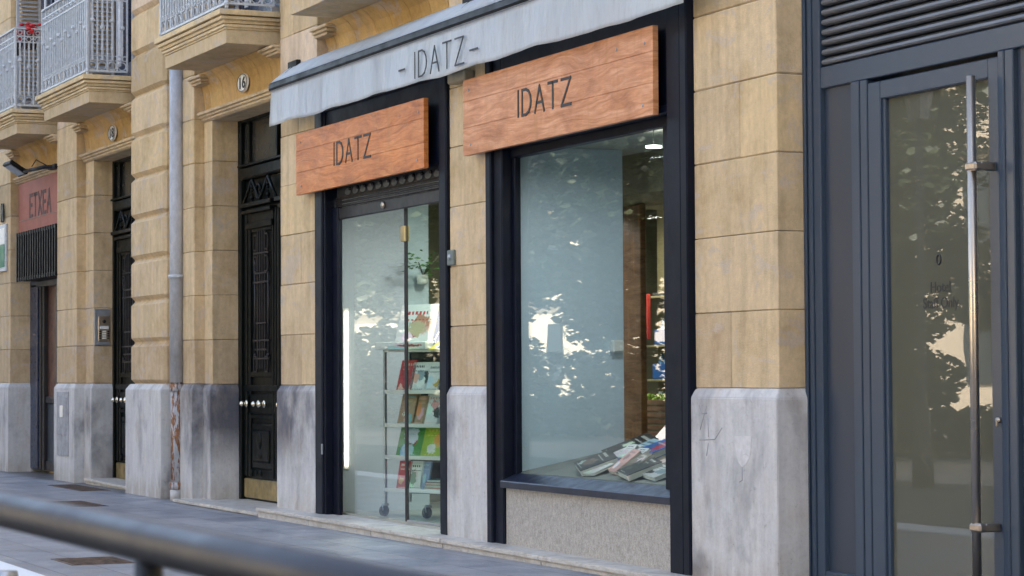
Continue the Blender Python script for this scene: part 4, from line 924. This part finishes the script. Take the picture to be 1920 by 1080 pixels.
# books lying in the display window
WG = 'books and cards in the display window'
sl_t = math.atan(.19)
def disp(x, yv, w_, h_, t_, rz, mt, lb, name='book', cat='book', tilt=None, dz=0):
    z = .600+(yv-.12)*.193+.003+dz
    return book((x, yv, z), w_, h_, t_, math.radians(90)-sl_t if tilt is None else tilt, rz, mt, lb, name, cat, WG)
def lying(x, yv, L, Wd, t_, rz, mt, lb, dz=0, name='book', cat='book', pitch=None):
    """closed box lying on the sloped display floor, its top face printed"""
    mb = MB(); mb.box(-Wd/2, Wd/2, -L/2, L/2, 0, .004, .001, mt); mb.box(-Wd/2, Wd/2, -L/2, L/2, t_-.004, t_, .001, mt); mb.box(-Wd/2+.004, Wd/2-.004, -L/2+.004, L/2-.004, .004, t_-.004, 0, PAGES)
    pt = r(21) if pitch is None else pitch; o = mb.build(name, mt); o.location = (x, yv, .600+(yv-.11)*.194+.006+dz+L/2*math.sin(max(0, pt-sl_t)))
    o.rotation_euler = (Matrix.Rotation(pt, 3, 'X') @ Matrix.Rotation(rz, 3, 'Z')).to_euler(); return tag(o, lb, cat, WG)
r = math.radians
lying(-2.16, .33, .30, .40, .05, r(-20), cover('win_a', [K_, K_, (.05, .05, .07), W_, (.3, .2, .1)], 9, 31), 'dark boxed book with pale blue edge, first on the display floor by the panel')
lying(-2.50, .80, .40, .40, .05, r(-16), cover('win_b', [K_, (.06, .06, .06), K_, W_], 12, 32), 'long black boxed set lying near the inner edge of the panel')
lying(-2.28, 0.56, .40, .20, .03, r(-5), cover('win_c', [W_, (.35, .35, .33), (.5, .52, .5)], 8, 33), 'long narrow pale notebook beside the black boxed set')
lying(-2.22, 0.74, .34, .26, .05, r(-10), cover('win_d', [LB, (.55, .65, .72), LB], 6, 34), 'pale blue packet lying beside the narrow notebook')
lying(-1.88, 0.66, .55, .32, .05, r(-12), cover('win_e', [B_, (.03, .10, .42), B_, (.5, .04, .1)], 7, 35), 'bright blue boxed book with a red mark on the display floor')
lying(-1.96, .24, .20, .17, .02, r(6), W_a := cover('win_f', [W_, (.7, .7, .7)], 4, 36), 'small white card with black edge near the sill')
lying(-1.7, 0.34, .26, .15, .03, r(-8), cover('win_g', [P_, (.35, .2, .25), W_], 14, 37), 'small mauve booklet standing behind the white card', pitch=r(38))
lying(-1.95, .50, .14, .15, .03, r(0), W_a, 'small blank white box leaning behind the mauve booklet', pitch=r(45), dz=.05)
lying(-1.44, 0.29, .28, .16, .03, r(-10), cover('win_h', [(.25, .2, .15), T_, W_, K_], 16, 38), 'small brown booklet beside the mauve booklet', pitch=r(34))
lying(-1.72, .48, .12, .15, .02, r(0), W_a, 'small white card with printed line beside the blue boxed book', pitch=r(48), dz=.05)
lying(-1.3, 0.26, .28, .30, .05, r(-14), cover('win_i', [K_, (.10, .12, .08), K_], 6, 39), 'dark green black box close to the navy window post')
lying(-1.05, 0.27, .18, .34, .03, r(-10), cover('win_j', [W_, K_, (.35, .4, .5)], 18, 40), 'white and grey printed card at the sill beside the window post')
lying(-1.36, 0.52, .26, .26, .04, r(-14), cover('win_k', [(.25, .2, .14), K_, W_], 14, 41), 'brown printed box behind the dark green box')
book((-2.78, 1.18, .77), .34, .40, .03, r(50), r(12), cover('win_l', [R_, (.4, .03, .05), R_, W_], 5, 42), 'dark red book leaning on the rear display ledge', group=WG)
book((-2.45, 1.16, .77), .36, .36, .02, r(50), r(12), cover('win_m', [W_, W_, (.4, .3, .25), W_], 7, 43), 'white magazine leaning on the rear display ledge', group=WG)

# goods further back in the shop
sh = thing('wall_shelf', (-5.3, 2.75, .1), 'brown slatted wooden shelf unit at the back of the display', 'shelf unit')
mb = MB()
for k in range(9): mb.box(-5.30, -3.6, 2.05, 2.09, .66+k*.055, .70+k*.055, .003)
mb.build('slats', BROWNW, sh)
mb = MB()
for z in (1.10, 1.32, 1.64, 2.10): mb.box(-6.2, -4.2, 2.62, 3.0, z-.02, z, .002)
mb.box(-6.2, -4.2, 3.0, 3.03, .1, 3.0); mb.build('shelf', plain('olive_shelf', (.20, .17, .09), .6), sh)
def crate(x, z, lb):
    c = thing('bottle_crate', (x, 2.8, z), lb, 'crate', 'blue crates at the back')
    mb = MB(); cw, hh = .42, .14
    for a, b, c_, d_ in ((x-cw/2, x+cw/2, 2.66, 2.675), (x-cw/2, x+cw/2, 2.92, 2.935), (x-cw/2, x-cw/2+.015, 2.675, 2.92), (x+cw/2-.015, x+cw/2, 2.675, 2.92)): mb.box(a, b, c_, d_, z, z+hh, .003)
    mb.box(x-cw/2+.016, x+cw/2-.016, 2.676, 2.919, z, z+.01); mb.build('crate_body', BLUE, c)
    for i in range(4):
        for j in range(2):
            bx, by = x-.15+i*.1, 2.73+j*.12; mb = MB(); mb.cyl((bx, by, z+.012), (bx, by, z+.17), .033, 10); mb.cyl((bx, by, z+.17), (bx, by, z+.22), .033, 10, .012); mb.cyl((bx, by, z+.22), (bx, by, z+.24), .014, 8, mat=None); mb.build('bottle', BOTT, c)
BLUE = plain('blue_plastic', (.02, .09, .28), .4); BOTT = plain('dark_blue_bottle', (.10, .22, .38), .2, var=.3, sc=20)
crate(-5.42, 1.645, 'blue crate of bottles on the upper shelf at the back'); crate(-5.46, 1.325, 'blue crate of bottles on the lower shelf at the back')
mb = MB(); mb.box(-5.72, -5.62, 2.58, 2.62, 1.70, 2.12, .004); mb.solo('red_box', plain('red_plastic', (.45, .04, .03), .4), 'tall narrow red box standing beside the upper blue crate', 'box')
for k, (x, z, w_, h_, c, lb) in enumerate(((-5.55, 2.55, .24, .34, (.45, .16, .03), 'orange poster on the back wall near the ceiling'), (-5.30, 2.42, .22, .40, (.20, .05, .09), 'dark pink poster beside the orange poster'), (-5.62, 2.34, .30, .38, (.16, .19, .20), 'grey sheet hung under the orange poster'), (-5.36, 2.16, .20, .22, (.05, .05, .03), 'small dark picture in a yellow frame on the back wall'))):
    p = thing('poster', (x, 2.98, z-h_/2), lb, 'picture', 'pictures on the back wall')
    mb = MB(); mb.box(x-w_/2, x+w_/2, 2.975-.01*k, 2.99-.01*k, z-h_/2, z+h_/2, .002); mb.build('frame', plain('picture_frame_%d' % k, (.42, .33, .10) if k == 3 else c, .6), p)
    mb = MB(); mb.box(x-w_*.36, x+w_*.36, 2.968-.01*k, 2.975-.01*k, z-h_*.36, z+h_*.36); mb.build('picture', plain('picture_print_%d' % k, tuple(min(1, q*1.3+.01) for q in c), .5, var=.6, sc=14), p)
mb = MB(); mb.box(-5.62, -5.22, 2.64, 2.80, 2.105, 2.13, .003)
mb.solo('storage_tray', DARKSH, 'dark shallow tray on the highest back shelf', 'tray')
for i, x in enumerate((-5.6, -5.45, -5.3)):
    mb = MB(); mb.cyl((x, 2.72, 1.105), (x, 2.72, 1.19), .04, 12); mb.cyl((x, 2.72, 1.19), (x, 2.72, 1.205), .03, 12)
    mb.solo('glass_jar', plain('jar_%d' % i, (.45, .48, .45), .2), ('pale jar nearest the wooden column on the low back shelf', 'middle one of the three pale jars on the low back shelf', 'pale jar nearest the window post on the low back shelf')[i], 'jar', 'jars on the back shelf')
mb = MB()
for k in range(40): mb.ball((-5.9+random.uniform(0, .5), 2.7+random.uniform(-.05, .1), 1.12+random.uniform(0, .05)), .025, n=6)
mb.solo('green_garland', plain('lime_green', (.25, .35, .05), .6), 'lime green garland lying on the low back shelf', 'decoration')
cl = thing('ceiling_lamp', (-1.55, .50, 3.05), 'lit round white ceiling lamp above the window display', 'lamp')
mb = MB(); mb.cyl((-1.62, .55, 3.068), (-1.62, .55, 3.082), .06, 24); mb.build('diffuser', LAMPM, cl)
mb = MB(); mb.cyl((-1.62, .55, 3.083), (-1.62, .55, 3.2), .0025, 6); mb.build('stem', DARKSH, cl)
def lamp(x, y_, z, e, sz, col=(1, .9, .78)):
    l = bpy.data.lights.new('shop_light', 'AREA'); l.energy = e; l.size = sz; l.color = col; o = bpy.data.objects.new('shop_light', l); COL.objects.link(o); o.location = (x, y_, z)
lamp(-5.7, 1.0, 3.15, 15, .5, (1, .97, .93)); lamp(-5.4, 2.4, 2.82, 9, .4); lamp(-1.62, .6, 3.0, 5, .15, (.95, .97, 1))

# ------------------------------------------------------------------ across the street (seen in the glass)
OB = thing('cream_building', (-60, -40, 0), 'cream rendered building with tall windows across the plaza', 'building')
mb = MB(); mb.box(-170, 2, -50, -38, -.16, 17); mb.build('wall', CREAM, OB)
mb = MB()
for z in (4.6, 8.6, 12.6, 16.8): mb.box(-170.3, 2.3, -37.9, -37.5, z, z+.35)
mb.build('cornice', CREAM, OB)
for i in range(25):
    for z in (.9, 5.4, 9.4):
        if z > 6 and i % 2: continue
        x = -160+i*6.4; mb = MB(); mb.box(x, x+1.5, -37.97, -37.9, z, z+2.7); mb.build('window', DGLASS, OB)

def tree_mesh(seed, R, H, base, n):
    rnd = random.Random(seed); mb = MB()
    cl = [(rnd.gauss(0, R*.42), rnd.gauss(0, R*.42), base+abs(rnd.random())**.8*(H-base), rnd.uniform(.5, 1.0)*R*.42) for _ in range(46)]
    vs, fs = [], []; pool = [Matrix.Rotation(rnd.uniform(0, 6.28), 3, 'Z') @ Matrix.Rotation(rnd.uniform(-1.3, 1.3), 3, 'X') for _ in range(200)]
    for _ in range(n):
        cx, cy, cz, cr = cl[rnd.randrange(len(cl))]
        while True:
            a, b, c = rnd.uniform(-1, 1), rnd.uniform(-1, 1), rnd.uniform(-1, 1)
            if .3 < a*a+b*b+c*c < 1: break
        p = Vector((cx+a*cr, cy+b*cr, cz+c*cr*.8)); s = rnd.uniform(.05, .125)
        q = pool[rnd.randrange(200)]
        k = len(vs); vs += [p+q @ Vector(v)*s for v in ((-1, 0, 0), (0, -.7, 0), (1.1, 0, .1), (0, .7, 0))]; fs.append((k, k+1, k+2, k+3))
    me = bpy.data.meshes.new('crown'); me.from_pydata([tuple(v) for v in vs], [], fs); me.materials.append(LEAF); return me
def tree(loc, me, H, rz, label):
    t = thing('plane_tree', loc, label, 'tree', 'trees across the street', rz=rz)
    c = bpy.data.objects.new('crown', me); COL.objects.link(c); c.parent = t
    mb = MB(); mb.tube([(0, 0, -.1), (.05, 0, 1.5), (-.05, .08, 3), (.1, 0, H*.6), (0, 0, H*.85)], [.24, .19, .16, .11, .04], 10)
    for k in range(7):
        a = k*.9; mb.tube([(0, 0, 2.2+k*.5), (1.0*math.cos(a), 1.0*math.sin(a), 3.1+k*.55), (2.0*math.cos(a), 2.0*math.sin(a), 3.9+k*.6)], [.08, .05, .02], 6)
    mb.build('trunk', BARK, t, local=True)
TM = [tree_mesh(3, 3.1, 9.5, .9, 38000), tree_mesh(5, 3.0, 9, .8, 38000)]
spots = [(-20.3, -13.6, 'tree across the street nearest the hotel door'), (-24.6, -14.6, 'second tree across the street from the hotel door'), (-28.2, -14.2, 'third tree across the street from the hotel door'), (-36.0, -14.2, 'tree on the plaza opposite the bookshop window'), (-39.4, -14.2, 'tree on the plaza between the two lanterns'), (-47, -14.0, 'tree on the plaza opposite the glass door'), (-51, -14.4, 'tree on the plaza beyond the downpipe'), (-55.5, -14, 'farthest tree on the plaza'), (-9, -16, 'tree behind the guard rail'), (8, -18, 'tree beside the added light-blocking house'), (-26.2, -16.6, 'tree set back behind the first two across the street'), (-60, -14.5, 'last tree of the row towards the far end')]
for k, (x, y_, lb) in enumerate(spots): tree((x, y_, -.1), TM[k % 2], 8.5, k*1.3, lb)
def lantern(x, y_, H, lb, s=1):
    t = thing('street_lantern', (x, y_, -.1), lb, 'street lamp', 'street lanterns')
    mb = MB(); mb.tube([(x, y_, -.1), (x, y_, .3), (x, y_, .35), (x, y_, .9), (x, y_, 1.0), (x, y_, H)], [.14, .13, .1, .09, .055, .04], 12); mb.build('pole', LEAFD, t)
    mb = MB(); mb.cyl((x, y_, H), (x, y_, H+.5*s), .13*s, 6, .24*s, mat=GREYM, smooth=False); mb.build('lantern_glass', plain('lantern_pane', (.35, .36, .34), .3), t)
    mb = MB(); mb.cyl((x, y_, H+.5*s), (x, y_, H+.72*s), .28*s, 6, .06*s, smooth=False); mb.ball((x, y_, H+.76*s), .05*s); mb.build('roof', LEAFD, t)
lantern(-10.9, -8.75, 4.55, 'green street lantern facing the hotel door'); lantern(-46.2, -14.6+.7, 3.6, 'street lantern far down the plaza facing the glass door')
hb = MB(); rnd = random.Random(4)
for _ in range(14000):
    c = Vector((rnd.uniform(-75, -18.5), rnd.uniform(-17.5, -16.3), rnd.uniform(-.1, .62+.15*math.sin(rnd.random()*9)))); s_ = rnd.uniform(.08, .18)
    q = Matrix.Rotation(rnd.uniform(0, 6.28), 3, 'Z') @ Matrix.Rotation(rnd.uniform(-1.3, 1.3), 3, 'X')
    hb.bm.faces.new([hb.bm.verts.new(c+q @ Vector(v)*s_) for v in ((-1, 0, 0), (0, -.7, 0), (1.1, 0, .1), (0, .7, 0))])
tag(hb.build('hedge', LEAF), 'long clipped green hedge behind the row of plaza trees', 'hedge', kind='stuff')
CB = thing('added_blocker_house', (40, -20, 0), 'tall rendered block, unseen and added to cut light from the near end of the street', 'building')  # added out of view to cut side light on the pier returns
mb = MB(); mb.box(24, 60, -50, -11, -.16, 22); mb.build('wall', CREAM, CB)
for i in range(5):
    for z in (1, 5, 9, 13): mb = MB(); mb.box(23.93, 24.0, -46+i*7, -44.4+i*7, z, z+2.4); mb.build('window', DGLASS, CB)
print('objects', len(S.objects))
